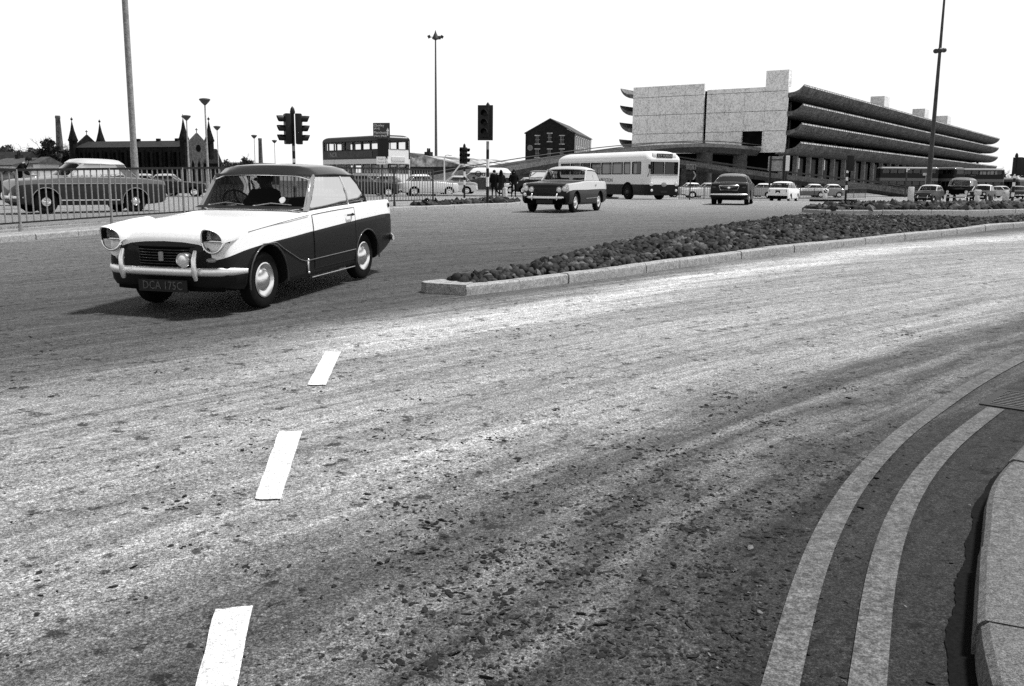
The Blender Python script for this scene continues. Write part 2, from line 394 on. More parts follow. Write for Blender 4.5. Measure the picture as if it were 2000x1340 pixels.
def slab(name,poly,m,top,bot=-.3):
    poly=[(p[0],p[1]) for p in poly];b=MB()
    bm=bmesh.new();vs=[bm.verts.new((x,y,0)) for x,y in poly];bm.faces.new(vs)
    bmesh.ops.triangulate(bm,faces=bm.faces)
    bmesh.ops.subdivide_edges(bm,edges=[e for e in bm.edges if e.calc_length()>3],cuts=3,use_grid_fill=True)
    bm.verts.index_update();b.add([(v.co.x,v.co.y,gz(v.co.x,v.co.y)+top) for v in bm.verts],[[v.index for v in f.verts] for f in bm.faces]);bm.free()
    n=len(poly);b.add([(x,y,gz(x,y)+bot) for x,y in poly]+[(x,y,gz(x,y)+top) for x,y in poly],[(i,(i+1)%n,n+(i+1)%n,n+i) for i in range(n)])
    return tag(b.build(name,m,merge=True,smooth=20),kind='structure')
# near right corner
kr=smoothline([(.80,-3),(.82,-1.2),(.86,.3),(1.02,1.5),(1.27,2.3),(1.50,2.78),(1.76,3.27),(2.04,3.77),(2.36,4.19),(2.72,4.61),(3.55,5.45),(4.7,6.5),(6.6,8.1),(9.5,10.3),(13,12.7),(20,17)])
kerb('kerb',kr,.15,.115,.62,m_kerbnear,side=-1,gap=.016)
slab('pavement',[p+n*-.15 for p,n in zip(kr,normals(kr))]+[(30,10),(30,-3)],mat('near_paving',.11,rough=.9,spec=.2,amp=.5,scale=26,detail=12,bump=.3),.112)
# cobbled island
near=[groundh(*p,0) for p in [(822,573),(910,578),(1015,567),(1120,553),(1215,541),(1305,527),(1500,500),(1700,477),(1900,455)]]
near=near[:2]+smoothline(near[1:],5)[1:]
far=[groundh(*p,.17) for p in [(866,547),(1000,516),(1100,493),(1200,471),(1300,453),(1400,438),(1500,425),(1560,419)]]+[on(1640,22.6),on(1760,22.6)]
end=[Vector((10.9,20.9,0)),Vector((12.5,22.2,0)),Vector((15,24,0)),Vector((20,27.2,0))]
near+=end;far+=[on(1900,22.6),Vector((12.0,23.4,0)),Vector((14.4,25.1,0)),Vector((19.4,28.3,0))]
far=[Vector((p.x,p.y,0)) for p in far];far=smoothline(far,4)
far=[p for p in far if p.y>near[0].y+.55]
loop=near+far[::-1]
_a,_b=near[0],near[1];_tip=[(_a.x+.03,_a.y+.14),(_a.x,_a.y+.05),(_a.x+.07,_a.y-.03),(_b.x,_b.y),(_b.x+.07,_b.y+.24),(_a.x+.22,_a.y+.30)]
tag(MB().prism(_tip,lambda x,y:gz(x,y)-.3,lambda x,y:gz(x,y)+.12).build('kerb',m_kerb),kind='structure');kerb('kerb',[Vector((p.x,p.y,0)) for p in near[1:]],.15,.12,.78,m_kerb,side=1)
kerb('kerb',[Vector((near[0].x+.22,near[0].y+.30,0))]+far,.11,.075,.8,m_kerb,side=-1)
def inside(p,poly):
    c=False;n=len(poly)
    for i in range(n):
        a,b=poly[i],poly[i-1]
        if (a[1]>p[1])!=(b[1]>p[1]) and p[0]<(b[0]-a[0])*(p[1]-a[1])/(b[1]-a[1])+a[0]: c=not c
    return c
def edged(p,poly):
    d=1e9
    for i in range(len(poly)):
        a,b=Vector(poly[i-1][:2]),Vector(poly[i][:2]);ab=b-a;L=ab.length_squared
        t=0 if L==0 else max(0,min(1,(Vector(p)-a).dot(ab)/L));d=min(d,(a+ab*t-Vector(p)).length)
    return d
_nn=normals(near);_nf=normals(far)
slab('island_bed',[p+n*.08 for p,n in zip(near,_nn)][1:]+[p-n*.08 for p,n in list(zip(far,_nf))[::-1]],m_soil,.085)
def ico(sub):
    bm=bmesh.new();bmesh.ops.create_icosphere(bm,subdivisions=sub,radius=1);bm.verts.index_update()
    v=[x.co.copy() for x in bm.verts];f=[[x.index for x in q.verts] for q in bm.faces];bm.free();return v,f
ICO={1:ico(1),2:ico(2)}
def lump(b,c,r,sub,m=0,jit=.18,rng=random):
    v,f=ICO[sub];M=Matrix.Rotation(rng.uniform(0,6.28),3,'Z')@Matrix.Rotation(rng.uniform(-.6,.6),3,'X')
    a=[rng.uniform(-1,1) for _ in range(6)]
    vs=[]
    for p in v:
        k=1+jit*(math.sin(3*p.x+a[0]*5)*a[1]+math.sin(4*p.y+a[2]*5)*a[3]+math.sin(3.5*p.z+a[4]*5)*a[5])
        vs.append(c+M@Vector((p.x*r[0]*k,p.y*r[1]*k,p.z*r[2]*k)))
    b.add(vs,f,m)
cob=[mat('cobble_dark',.013,rough=.75,spec=.25,amp=.5,scale=30,bump=.3),mat('cobble_mid',.035,rough=.75,spec=.25,amp=.5,scale=30,bump=.3),mat('cobble_pale',.10,rough=.75,spec=.25,amp=.5,scale=30,bump=.3)]
def cobbles(name,poly,pitch,size,inset,mound,label,nearsub=9):
    b=MB();rng=random.Random(3);xs=[p[0] for p in poly];ys=[p[1] for p in poly];y=min(ys)
    while y<max(ys):
        x=min(xs)
        while x<max(xs):
            q=(x+rng.uniform(-.4,.4)*pitch,y+rng.uniform(-.4,.4)*pitch)
            if inside(q,poly):
                e=edged(q,poly)
                if e>inset:
                    s=size*rng.uniform(.65,1.25);z=gz(*q)+.09+min(mound,(e-inset)*.12)+rng.uniform(-.012,.02)
                    u=rng.random();lump(b,Vector((q[0],q[1],z)),(s*.62,s*.5,s*rng.uniform(.45,.8)),2 if q[1]<17 else 1,0 if u<.6 else (1 if u<.93 else 2),.26 if q[1]<17 else .2,rng)
            x+=pitch
        y+=pitch*.92
    return tag(b.build(name,cob,smooth=50),label,'cobbles',kind='stuff')
_cp=[(near[0].x+.25,near[0].y+.24)]+[(p+n*.19)[:2] for p,n in zip(near,_nn)][1:]+[(p-n*.03)[:2] for p,n in list(zip(far,_nf))[::-1]]
cobbles('cobblestones',_cp,.082,.102,.0,.11,'dark rounded cobbles set in the kerbed traffic island')
# second island behind it and the small splitter islands
def island(name,pts,m,top=.12):
    P=smoothline(pts+[pts[0]],6);kerb('kerb',P,.12,top,.9,m_kerb,side=1);slab('island_bed',[p+n*.07 for p,n in zip(P,normals(P))][:-1],m_soil,top-.03);return [(p.x,p.y) for p in P[:-1]]
i2=island('island',[Vector((9.6,28.6,0)),Vector((13,29.2,0)),Vector((17,31.5,0)),Vector((22,36,0)),Vector((27,42,0)),Vector((26.4,43.6,0)),Vector((21.5,39.8,0)),Vector((16.5,35,0)),Vector((11.6,32.2,0)),Vector((9.3,30,0))],m_kerb)
cobbles('cobblestones',i2,.2,.24,.12,.1,'dark cobbles on the long low island beyond the kerbed one')
for (px,Y,a,bb) in ((1613,56,1.0,.55),(1648,57.5,.7,.4)):
    c=on(px,Y);P=[(c.x+a*math.cos(t*math.pi/6),c.y+bb*math.sin(t*math.pi/6)) for t in range(12)]
    slab('island_bed',P,m_soil,.13)
# left pavement with its strip of cobbles
RA=Vector((-9.14,17.2,0));RB=Vector((-2.63,30.5,0));RD=(RB-RA).normalized();RN=Vector((RD.y,-RD.x,0))
def rl(t,off=0):
    p=RA.lerp(RB,t)+RN*off;return Vector((p.x,p.y,0))
fk=[rl(-1.6,.75),rl(-.5,.75),rl(.3,.75),rl(.8,.72),rl(1.0,.7),on(900,31.2),on(980,34),Vector((.35,37.5,0))];fk=smoothline(fk,6)
kerb('kerb',fk,.14,.11,.9,m_kerb,side=1)
bk=[Vector((.1,39,0)),on(930,37.5),rl(1.15,-.9),rl(.8,-.75),rl(.3,-.75),rl(-1.6,-.75)]
kerb('kerb',bk,.14,.11,.9,m_kerb,side=1)
slab('pavement',[p+n*.14 for p,n in zip(fk,normals(fk))]+[Vector((p.x,p.y,0)) for p in bk],m_pave,.108)
cobbles('cobblestones',[(p[0],p[1]) for p in [rl(.9,.35),rl(1.0,.4),on(905,32.2),on(985,35),Vector((.2,37.8,0)),Vector((0,38.6,0)),on(930,36.3),rl(1.06,-.3),rl(.92,-.2)]],.19,.24,.02,.08,'dark cobbles at the end of the left pavement beside the railing')
# far kerbs and verge
fv=[on(1180,62),on(1300,66),on(1380,68),on(1480,72),on(1580,78),on(1690,86)];fv=smoothline(fv,4)
kerb('kerb',fv,.3,.12,1.2,m_kerb,side=1)
slab('verge',[p+n*.3 for p,n in zip(fv,normals(fv))]+[p+n*3.2 for p,n in list(zip(fv,normals(fv)))[::-1]],mat('worn_grass',.09,rough=.95,spec=.1,amp=.6,scale=3,detail=10),.115)
lv=smoothline([on(800,66),on(880,62.5),on(930,62),on(1000,62.5),on(1050,63)],4)
kerb('kerb',lv,.3,.13,1.2,m_kerb,side=1)
slab('pavement',[p+n*.3 for p,n in zip(lv,normals(lv))]+[p+n*3 for p,n in list(zip(lv,normals(lv)))[::-1]],m_pave,.125)
# --- painted lines
m_line=mat('road_line_white',.6,rough=.7,spec=.2,amp=.5,scale=40,detail=12,nrough=.97)
m_yel=mat('road_line_worn',.10,rough=.8,spec=.2,amp=.5,scale=14,detail=12,nrough=.95)
def strip(b,P,wid,dz=.008):
    N=normals(P);rng=random.Random(5);rows=[]
    for p,n in zip(P,N):
        q=[p+n*wid/2,p-n*wid/2];rows.append([(v.x,v.y,gz(v.x,v.y)+dz) for v in q])
    return b.grid(rows)
for px,name in (([(1460,1600),(1525,1340),(1590,1100),(1665,955),(1760,852),(1828,802),(1893,757),(1962,718),(2010,694),(2060,672)],'yellow_line'),([(1660,1600),(1695,1340),(1725,1100),(1780,960),(1855,870),(1945,800)],'yellow_line')):
    P=resample(smoothline([groundh(*p,0) for p in px],8),.06)
    for _ in range(60): P=[P[0]]+[(a+c*2+e)/4 for a,c,e in zip(P,P[1:],P[2:])]+[P[-1]]
    b=MB();strip(b,P,.098);tag(b.build(name,m_yel),kind='structure')
for q in ([(385,1340),(465,1340),(493,1190),(420,1197)],[(497,978),(548,978),(590,846),(545,846)],[(600,755),(636,755),(666,690),(635,690)]):
    g=[groundh(*p,0) for p in q]
    if q[0][1]==1340:
        for i,j in ((0,3),(1,2)): g[i]=g[i]+(g[i]-g[j])*1.2
    b=MB();n=14;rng=random.Random(2);rows=[]
    for i in range(n+1):
        a=g[0].lerp(g[3],i/n);c=g[1].lerp(g[2],i/n);row=[]
        for k in range(5):
            p=a.lerp(c,k/4)
            if k in (0,4): p=p+Vector((rng.uniform(-.002,.002),0,0))
            if i in (0,n): p=p+Vector((0,rng.uniform(-.006,.006),0))
            row.append((p.x,p.y,gz(p.x,p.y)+.008))
        rows.append(row)
    b.grid(rows);tag(b.build('lane_dash',m_line),kind='structure')
# far edge lines on the approach
for P in ([on(1690,66),on(1735,78)],):
    b=MB();strip(b,resample(P,1),.12);tag(b.build('lane_line',m_line),kind='structure')
# --- lumps of mud dropped on the road
b=MB();rng=random.Random(11);cnt=0
for k in range(540):
    while True:
        px,py=rng.uniform(-100,2000),rng.uniform(640,1345)
        dens=.07+.9*sstep(500,1200,px)*sstep(660,980,py)
        if px>1480+(1340-py)*.55: dens*=.12
        if rng.random()<dens: break
    c=groundh(px,py,0);n=int(rng.expovariate(1/8.))+2;sp=rng.uniform(.02,.10)
    for i in range(n):
        p=Vector((c.x+rng.gauss(0,sp*1.6),c.y+rng.gauss(0,sp),0))
        s=rng.uniform(.002,.0065)*(1 if rng.random()<.9 else 1.8)
        lump(b,Vector((p.x,p.y,gz(p.x,p.y)+s*.25)),(s*rng.uniform(1,2.4),s,s*.45),1,0 if rng.random()<.93 else 1,.4,rng)
tag(b.build('mud_clods',[mat('mud',.022,rough=.95,spec=.1,amp=.6,scale=90),mat('dry_mud',.12,rough=.95,spec=.1,amp=.5,scale=90)],smooth=60),'dark lumps of dropped mud scattered over the near road','mud',kind='stuff')
# gutter dirt against the near kerb
b=MB();rows=[]
for p,n in zip(resample(kr,.03),normals(resample(kr,.03))):
    if p.y<1 or p.y>5.3: continue
    wd=.052+.014*math.sin(p.y*3.1)+.006*math.sin(p.y*17+1)+.008*rng.random()
    wd=max(.012,wd*(.4+.6*sstep(5.3,3.6,p.y)))
    rows.append([(q.x,q.y,gz(q.x,q.y)+.006) for q in (p-n*.01,p+n*wd*.5,p+n*wd)])
b.grid(rows);tag(b.build('gutter_dirt',mat('gutter_dirt',.006,rough=.95,spec=.1,amp=.5,scale=60)),'black dirt lying in the gutter along the near kerb','dirt',kind='stuff')
# --- gully grate
gt=thing('gully_grate','black slotted iron drain grate beside the near right kerb','drain grate',(3.30,5.66,gz(3.3,5.66)-.012),R(50))
b=MB()
for s in (-1,1): b.box((0,s*.235,.0105),(.56,.05,.020));b.box((s*.255,0,.0105),(.05,.42,.020))
b.build('grate_frame',mat('worn_iron',.008,rough=.5,spec=.4,amp=.5,scale=30),gt)
b=MB()
for i in range(9): b.box((-.2+i*.05,0,.0165),(.019,.43,.007))
b.build('grate_bars',mat('bright_iron',.09,rough=.5,spec=.4,amp=.5,scale=30),gt)
MB().box((0,0,.0135),(.5,.44,.002)).build('pit',pitch,gt)
# ================================================================== VEHICLES
# local axes of every vehicle: x forwards, y to its left, z up; origin on the ground between the axles
def place(px,Y,rz,dz=0):
    p=on(px,Y,dz);return p
def wheel(parent,x,y,r,wid,hubm,hubr=.62,dish=.02,detail=24):
    s=1 if y>0 else -1
    b=MB();M=Matrix.Translation((x,y,r))@Matrix.Rotation(-s*math.pi/2,4,'X')
    w2=wid/2
    b.lathe([(r*.62,-w2*.9),(r*.86,-w2),(r*.97,-w2*.8),(r,-w2*.45),(r,w2*.45),(r*.97,w2*.8),(r*.86,w2),(r*.66,w2*.9),(r*.6,w2*.55),(0.001,w2*.5)],detail,M)
    t=b.build('wheel',rubber,parent,smooth=40)
    h=MB();R_=r*hubr
    h.lathe([(R_*1.02,w2*.5),(R_*1.04,w2*.95),(R_*.97,w2*1.0),(R_*.86,w2*.80),(R_*.66,w2*.72),(R_*.60,w2*.86),(R_*.45,w2*.86+dish),(R_*.2,w2*.86+dish*1.5),(.001,w2*.86+dish*1.6)],detail,M)
    h.build('hubcap',hubm,t,smooth=40);return t
def arch(o,xs,w,r,di=1):                # cut wheel openings into a closed body mesh
    b=MB()
    for x,rr in xs:
        for s in (-1,1):
            n=28;c=[(x+rr*math.cos(2*math.pi*k/n),r+rr*math.sin(2*math.pi*k/n)) for k in range(n)]
            b.add([(q[0],s*(w*.60),q[1]) for q in c]+[(q[0],s*(w+.4),q[1]) for q in c],[tuple(range(n))[::s],tuple(range(n,2*n))[::-s]]+[((i,(i+1)%n,n+(i+1)%n,n+i) if s<0 else (i,n+i,n+(i+1)%n,(i+1)%n)) for i in range(n)],di)
    c=b.build('cutter',[m for m in o.data.materials],o.parent,merge=True);bpy.context.view_layer.update();m=o.modifiers.new('b','BOOLEAN');m.operation='DIFFERENCE';m.solver='EXACT';m.object=c
    me=evalmesh(o);o.modifiers.clear();old=o.data;o.data=me;bpy.data.objects.remove(c);bpy.data.meshes.remove(old)
def car_shell(S):
    """rows of half sections along x -> closed body. S['st']: (x,hw,zbot,zcrease,zshoulder,ztop)"""
    K=catmull(S['st'],S.get('sub',5));sec=[]
    for (x,hw,zb,zc,zs,zt) in K:
        te=S.get('edge',.9)
        half=[(0,zb),(hw*.80,zb),(hw*.93,zb+.02),(hw*.985,zb+.07),(hw,zb+(zc-zb)*.45),(hw*1.0,zb+(zc-zb)*.8),(hw*.992,zc),(hw*.985,zc+(zs-zc)*.35),(hw*.968,zs-.02),(hw*.94,zs),(hw*te,zs+(zt-zs)*.1),(hw*.72,zs+(zt-zs)*.55),(hw*.4,zs+(zt-zs)*.88),(0,zt)]
        sec.append([(x,-y,z) for y,z in half]+[(x,y,z) for y,z in half[-2:0:-1]])
    return K,sec
CREASE=6
def car(name,label,cat,pos,rz,S,group=None):
    root=thing(name,label,cat,pos,rz,group);P=S['paint'];U=S.get('upper',P);RF=S.get('roofpaint',P)
    K,sec=car_shell(S);n=len(sec[0]);nh=14
    cab=S['cab'];A,A2,C2,C=cab['A'],cab['A2'],cab['C2'],cab['C']   # x of screen base/top, rear glass top/base
    b=MB()
    def mf(i,j):
        jj=j if j<nh-1 else n-1-j
        x=(K[i][0]+K[i+1][0])/2
        if jj>=10 and C+.04<x<A-.10: return 2
        if jj>=10 and x>A-.05 and 'hood' in S: return 4
        if jj<1: return 3
        return 1 if jj>=CREASE else 0
    b.grid(sec,closed=True,mf=mf)
    for e,q in ((0,sec[0]),(-1,sec[-1])):
        c=[sum(v[k] for v in q)/len(q) for k in range(3)]
        low=[v for v in q];cx=S.get('nosebulge',.03)*(1 if e==0 else -1)
        ctr=(c[0]+cx,0,c[2]);vs=[*q,ctr]
        for j in range(n):
            jj=j if j<nh-1 else n-1-j
            b.add([q[j],q[(j+1)%n],ctr],[(0,1,2) if e else (1,0,2)],1 if (jj>=S.get('nosewhite',9)) else 0)
    body=b.build('body',[P,U,interior,black,S.get('hood',P)],root,merge=True)
    r=S['r'];wb=S['wb']
    arch(body,[(wb/2,S.get('ar',r*1.2)),(-wb/2,S.get('ar2',S.get('ar',r*1.2)))],S['hw'],r,3)
    bm=bmesh.new();bm.from_mesh(body.data);bmesh.ops.remove_doubles(bm,verts=bm.verts,dist=2e-4);bmesh.ops.recalc_face_normals(bm,faces=bm.faces);bm.to_mesh(body.data);bm.free()
    body.data.polygons.foreach_set('use_smooth',[True]*len(body.data.polygons));body.data.set_sharp_from_angle(angle=R(S.get('sharp',32)))
    for x in (wb/2,-wb/2):
        for s in (-1,1): wheel(root,x,s*(S['track']/2),r,S.get('tw',.15),S.get('hub',chrome),S.get('hubr',.62),detail=S.get('wd',20))
    if S.get('archtrim'):
        for x in (wb/2,-wb/2):
            for s in (-1,1):
                ar=S.get('ar',r*1.2) if x>0 else S.get('ar2',S.get('ar',r*1.2));b=MB()
                b.tube([(x+ar*math.cos(t),s*(S['hw']*1.0+.002),r+ar*math.sin(t)) for t in [R(-8+14*k) for k in range(15)]],.009,6)
                b.build('wheel_arch',S['archtrim'],root,smooth=60)
    # ---- cabin
    def zsh(x): return interp([(k[0],k[4]) for k in sorted(K)],x)
    def hwx(x): return interp([(k[0],k[1]) for k in sorted(K)],x)
    wr=cab['wr'];zr=cab['zr'];cr=cab.get('crown',.05);bul=cab.get('bulge',.12);inb=cab.get('in',.93);rb=cab.get('rbulge',.07)
    def bw(x): return hwx(x)*inb
    zA=zsh(A)+cab.get('dz',.0);zC=zsh(C)+cab.get('dzc',0.)
    gut=zr-cab.get('gut',.07)
    nf=9
    def curve(x,w_,z,bx,bz):
        return [Vector((x+bx*(1-(k/4-1)**2),w_*(1-k/4),z+bz*(1-(k/4-1)**2))) for k in range(nf)]
    fb=curve(A,bw(A),zA,bul,.02);ft=curve(A2,wr,gut,bul*.8,cr*.6)
    ct=curve(C2,wr*cab.get('wr2',1),gut-cab.get('drop',.02),-rb*.8,cr*.5);cb=curve(C,bw(C)*.97,zC,-rb,.03)
    def pane(nm,bot,top,mt,ins=.03,steps=4):
        rows=[[bot[k].lerp(top[k],t) for k in range(len(bot))] for t in [lerp(ins,1-ins,i/steps) for i in range(steps+1)]]
        g=MB();g.grid(rows);return g.build(nm,mt,root,smooth=60)
    ws=pane('windscreen',fb,ft,S.get('ws',glass))
    rw=pane('rear_window',cb,ct,S.get('rw',glass))
    # window surrounds
    sr=S.get('surround',chrome);g=MB()
    def rnd(bot,top,r_=.012,o=.003):
        c=[bot[0].lerp(top[0],t) for t in (.12,.5,.88)];d=[bot[-1].lerp(top[-1],t) for t in (.88,.5,.12)]
        a=[bot[k].lerp(top[k],.03) for k in range(1,nf-1)];e=[bot[k].lerp(top[k],.97) for k in range(1,nf-1)]
        g.tube([*a[::-1],*c,*e,*d],r_,6,closed=True)
    rnd(fb,ft,S.get('sr',.011))
    g.build('windscreen_trim',sr,root,smooth=60)
    g=MB();rnd(cb,ct,S.get('sr',.011));g.build('rear_window_trim',S.get('surround2',sr),root,smooth=60)
    # pillars
    pm=S.get('pillarpaint',RF)
    for s in (0,-1):
        y=1 if s==0 else -1
        b=MB();b.beam(fb[s]+Vector((-.02,0,0)),ft[s]+Vector((-.02,0,0)),.05,.05);b.build('pillar',pm,root)
        q=cab.get('cq',.04)
        b=MB();p0,p1=cb[s],ct[s];o=Vector((q,0,0));o2=Vector((q*.75,0,0));th=Vector((0,-y*.035,0))
        vs=[p0,p0+o,p1+o2,p1];b.add(vs+[v+th for v in vs],[(0,1,2,3),(7,6,5,4),(0,4,5,1),(1,5,6,2),(2,6,7,3),(3,7,4,0)]);b.build('pillar',S.get('cpaint',pm),root)
        # side glass between A and C
        a0=fb[s]+Vector((-.05,0,.0));a1=ft[s]+Vector((-.05,0,0));c0=p0+o;c1=p1+o2
        cuts=[0]+[(A-.05-x)/(A-.05-c0.x) for x in cab.get('B',[])]+[1]
        for u,v in zip(cuts,cuts[1:]):
            g=MB();rows=[]
            for i in range(4):
                t=lerp(.05,.96,i/3);l=a0.lerp(c0,lerp(u,v,.02) ).lerp(a1.lerp(c1,lerp(u,v,.03)),t);r_=a0.lerp(c0,lerp(u,v,.98)).lerp(a1.lerp(c1,lerp(u,v,.97)),t)
                bo=Vector((0,y*.02*math.sin(t*math.pi),0));rows.append([l.lerp(r_,k/3)+bo for k in range(4)])
            g.grid(rows);g.build('side_window',S.get('sg',sideglass),root,smooth=60)
        for u in cuts[1:-1]:
            b=MB();b.tube([a0.lerp(c0,u),a0.lerp(c0,u).lerp(a1.lerp(c1,u),.5)+Vector((0,y*.02,0)),a1.lerp(c1,u)],cab.get('br',.014),6);b.build('pillar',cab.get('bm',sr),root,smooth=50)
        if S.get('frame'):
            b=MB();b.tube([a0+(c0-a0)*.01,a1,a1.lerp(c1,.5)+Vector((0,y*.012,.012)),c1,c1.lerp(c0,.5)+Vector((0,y*.012,0)),c0],.014,6);b.build('window_frame',S['frame'],root,smooth=50)
    # roof: top skin, rolled edges and lining
    nx=12;rows=[];low=[]
    for i in range(nx+1):
        t=i/nx;x=lerp(A2+.03,C2-.03,t)
        wrx=lerp(wr,wr*cab.get('wr2',1),t)+.012;zz=zr+cab.get('arch',.02)*math.sin(math.pi*t)-lerp(0,cab.get('drop',.02),t)
        e=min(t,1-t)*nx;lift=(1-math.exp(-e*cab.get('roll',1.7))) if e>0 else 0
        gg=lerp(gut,gut-cab.get('drop',.02),t)
        row=[];lw=[]
        for k in range(13):
            v=k/6-1;ed=abs(v)
            z=gg+.012+(zz-gg)*lift*(1-ed**cab.get('sq',7))+cr*.6*(1-v*v)*1.0
            xx=x+ (bul*.8*(1-v*v) if t<.5 else -rb*.8*(1-v*v))*abs(1-2*t)**2
            row.append((xx,-v*wrx,z));lw.append((xx,-v*wrx*.99,gg-.012+cr*.6*(1-v*v)))
        rows.append(row);low.append(lw)
    b=MB();b.grid(rows,0);b.grid([r_[::-1] for r_ in low],1)
    b.grid([rows[0],low[0]],0);b.grid([low[-1],rows[-1]],0);b.grid([[r_[0] for r_ in low],[r_[0] for r_ in rows]],0);b.grid([[r_[-1] for r_ in rows],[r_[-1] for r_ in low]],0)
    roof=b.build('roof',[RF,interior],root,merge=True,smooth=40)
    # seats
    zb=zsh((A+C)/2)
    if S.get('seats',1):
        for x,ys in ((A-.75,(-.3,.3)),(A-1.5,(0,))):
            if x<C+.1: continue
            for y in ys:
                b=MB();b.rbox((x,y,zb-.02),(.12,.5 if y else 1.05,.22 if y else .12),.05);b.build('seat',interior,root,smooth=40)
        b=MB();M=Matrix.Translation((A-.28,-.33,zb+.03))@Matrix.Rotation(R(-62),4,'Y')
        b.tube([M@Vector((.19*math.cos(t),.19*math.sin(t),0)) for t in [k*math.pi/8 for k in range(16)]],.011,6,closed=True);b.tube([M@Vector((-.19,0,0)),M@Vector((.19,0,0))],.009,5)
        b.build('steering_wheel',black,root,smooth=60)
    # bumpers
    for key,nm in (('fb','front_bumper'),('rb','rear_bumper')):
        if key in S:
            x,z,w_,wrap,th=S[key];sg=1 if key=='fb' else -1;b=MB();pts=[]
            for k in range(-8,9):
                v=k/8;pts.append((x-sg*(wrap*abs(v)**4+.02*v*v),w_*math.copysign(min(1,abs(v)**.9),v),z+.0*abs(v)))
            m=len(pts);rr=[th*(.55+.45*min(1,(min(i,m-1-i))/1.5)) for i in range(m)]
            b.tube(pts,rr,10,flat=.45);bo=b.build(nm,S.get('bumpm',bumperm),root,smooth=60)
            for y in S.get('over',()) if key=='fb' else S.get('over2',()):
                for s in (-1,1):
                    q=MB();q.tube([(x+sg*.03,s*y,z-.07),(x+sg*.055,s*y,z+.0),(x+sg*.05,s*y,z+S.get('oh',.1)*.6),(x+sg*.015,s*y,z+S.get('oh',.1))],[.02,.026,.024,.017],8);q.build('overrider',bumperm,bo,smooth=60)
    return root,zsh,hwx,body
def lampset(root,pts,rad,nm='headlight',lens=None,dirx=1,rim=chrome,depth=.05):
    for (x,y,z) in pts:
        M=Matrix.Translation((x,y,z))@Matrix.Rotation(dirx*math.pi/2,4,'Y')
        b=MB();b.lathe([(rad*1.16,-depth),(rad*1.18,.0),(rad*1.1,.018),(rad*.98,.012),(rad*.97,-.005)],20,M);o=b.build(nm,rim,root,smooth=50)
        b=MB();b.lathe([(rad*.99,.0),(rad*.8,.02),(rad*.45,.036),(.001,.042)],20,M);b.build('lens',lens or lensm,o,smooth=60)
def plate(root,x,z,txt,dirx=1,wid=.52,h=.11,dark=True,tilt=0,vis=None):
    Mt=Matrix.Translation((x,0,z))@Matrix.Rotation(R(90 if dirx>0 else -90),4,'Z')@Matrix.Rotation(R(90),4,'X')
    b=MB(Mt);b.box((0,0,0),(wid,h,.012));o=b.build('number_plate',blackpaint if dark else whitepaint,root)
    if txt:
        b=MB();b.text(txt,Mt@Matrix.Translation((0,0,.009)),h*.98,align='CENTER',xs=.86);b.build('plate_letters',vis or (lightmetal if dark else blackpaint),o)
# ---------------------------------------------------------------- the two-tone saloon in front
HS=dict(wb=2.32,hw=.735,r=.285,track=1.22,tw=.145,paint=p_dark,upper=p_white,roofpaint=mat('roof_gloss',.015,rough=.3,spec=.5,coat=.8,amp=.2,scale=60),hub=chrome,hubr=.60,wd=36,ar=.365,ar2=.335,sub=6,
 st=[(1.80,.52,.30,.54,.66,.715),(1.775,.63,.27,.565,.715,.765),(1.70,.685,.25,.59,.775,.825),(1.50,.715,.22,.625,.825,.87),(1.15,.73,.20,.655,.852,.905),(.72,.735,.19,.675,.875,.915),(.25,.735,.19,.70,.905,.945),(-.3,.735,.19,.725,.925,.94),(-.9,.735,.19,.75,.935,.945),(-1.38,.73,.20,.765,.945,.95),(-1.7,.715,.25,.77,.945,.93),(-1.98,.69,.33,.76,.94,.90),(-2.09,.64,.40,.72,.905,.86)],
 cab=dict(A=.25,A2=-.05,C2=-1.06,C=-1.40,wr=.60,zr=1.37,B=[-.84],bulge=.16,rbulge=.10,cq=.05,crown=.04,gut=.08,arch=.02,roll=2.2,sq=8,**{'in':.90}),
 nosewhite=13,archtrim=PAINT(.09,'arch'),frame=black,surround2=black,pillarpaint=PAINT(.3,'pillar'),cpaint=p_dark,sg=sideglass,ws=glassmat('screen_glass',.34,1.5),
 fb=(1.875,.435,.775,.24,.043),rb=(-2.20,.455,.79,.34,.055),over=(.40,),oh=.205,edge=.87,ws_=0)
hf=Vector((-.2765,-.961,0));hp=Vector((-2.563,9.3,0)).lerp(Vector((-1.92,11.52,0)),.5)+Vector((-.961,.2765,0))*.61
hz=math.atan2(hf.y,hf.x)
herald,zsh,hwx,hbody=car('saloon_car','near two-tone saloon with white bonnet and dark sides turning at the left of the road','car',(hp.x,hp.y,gz(hp.x,hp.y)+.005),hz,HS)
herald.rotation_euler=(0,R(-1.2),hz)
pit_=(gz(*(hp.xy+hf.xy*1.16))-gz(*(hp.xy-hf.xy*1.16)))/2.32;herald.rotation_euler=(0,-math.atan(pit_),hz)
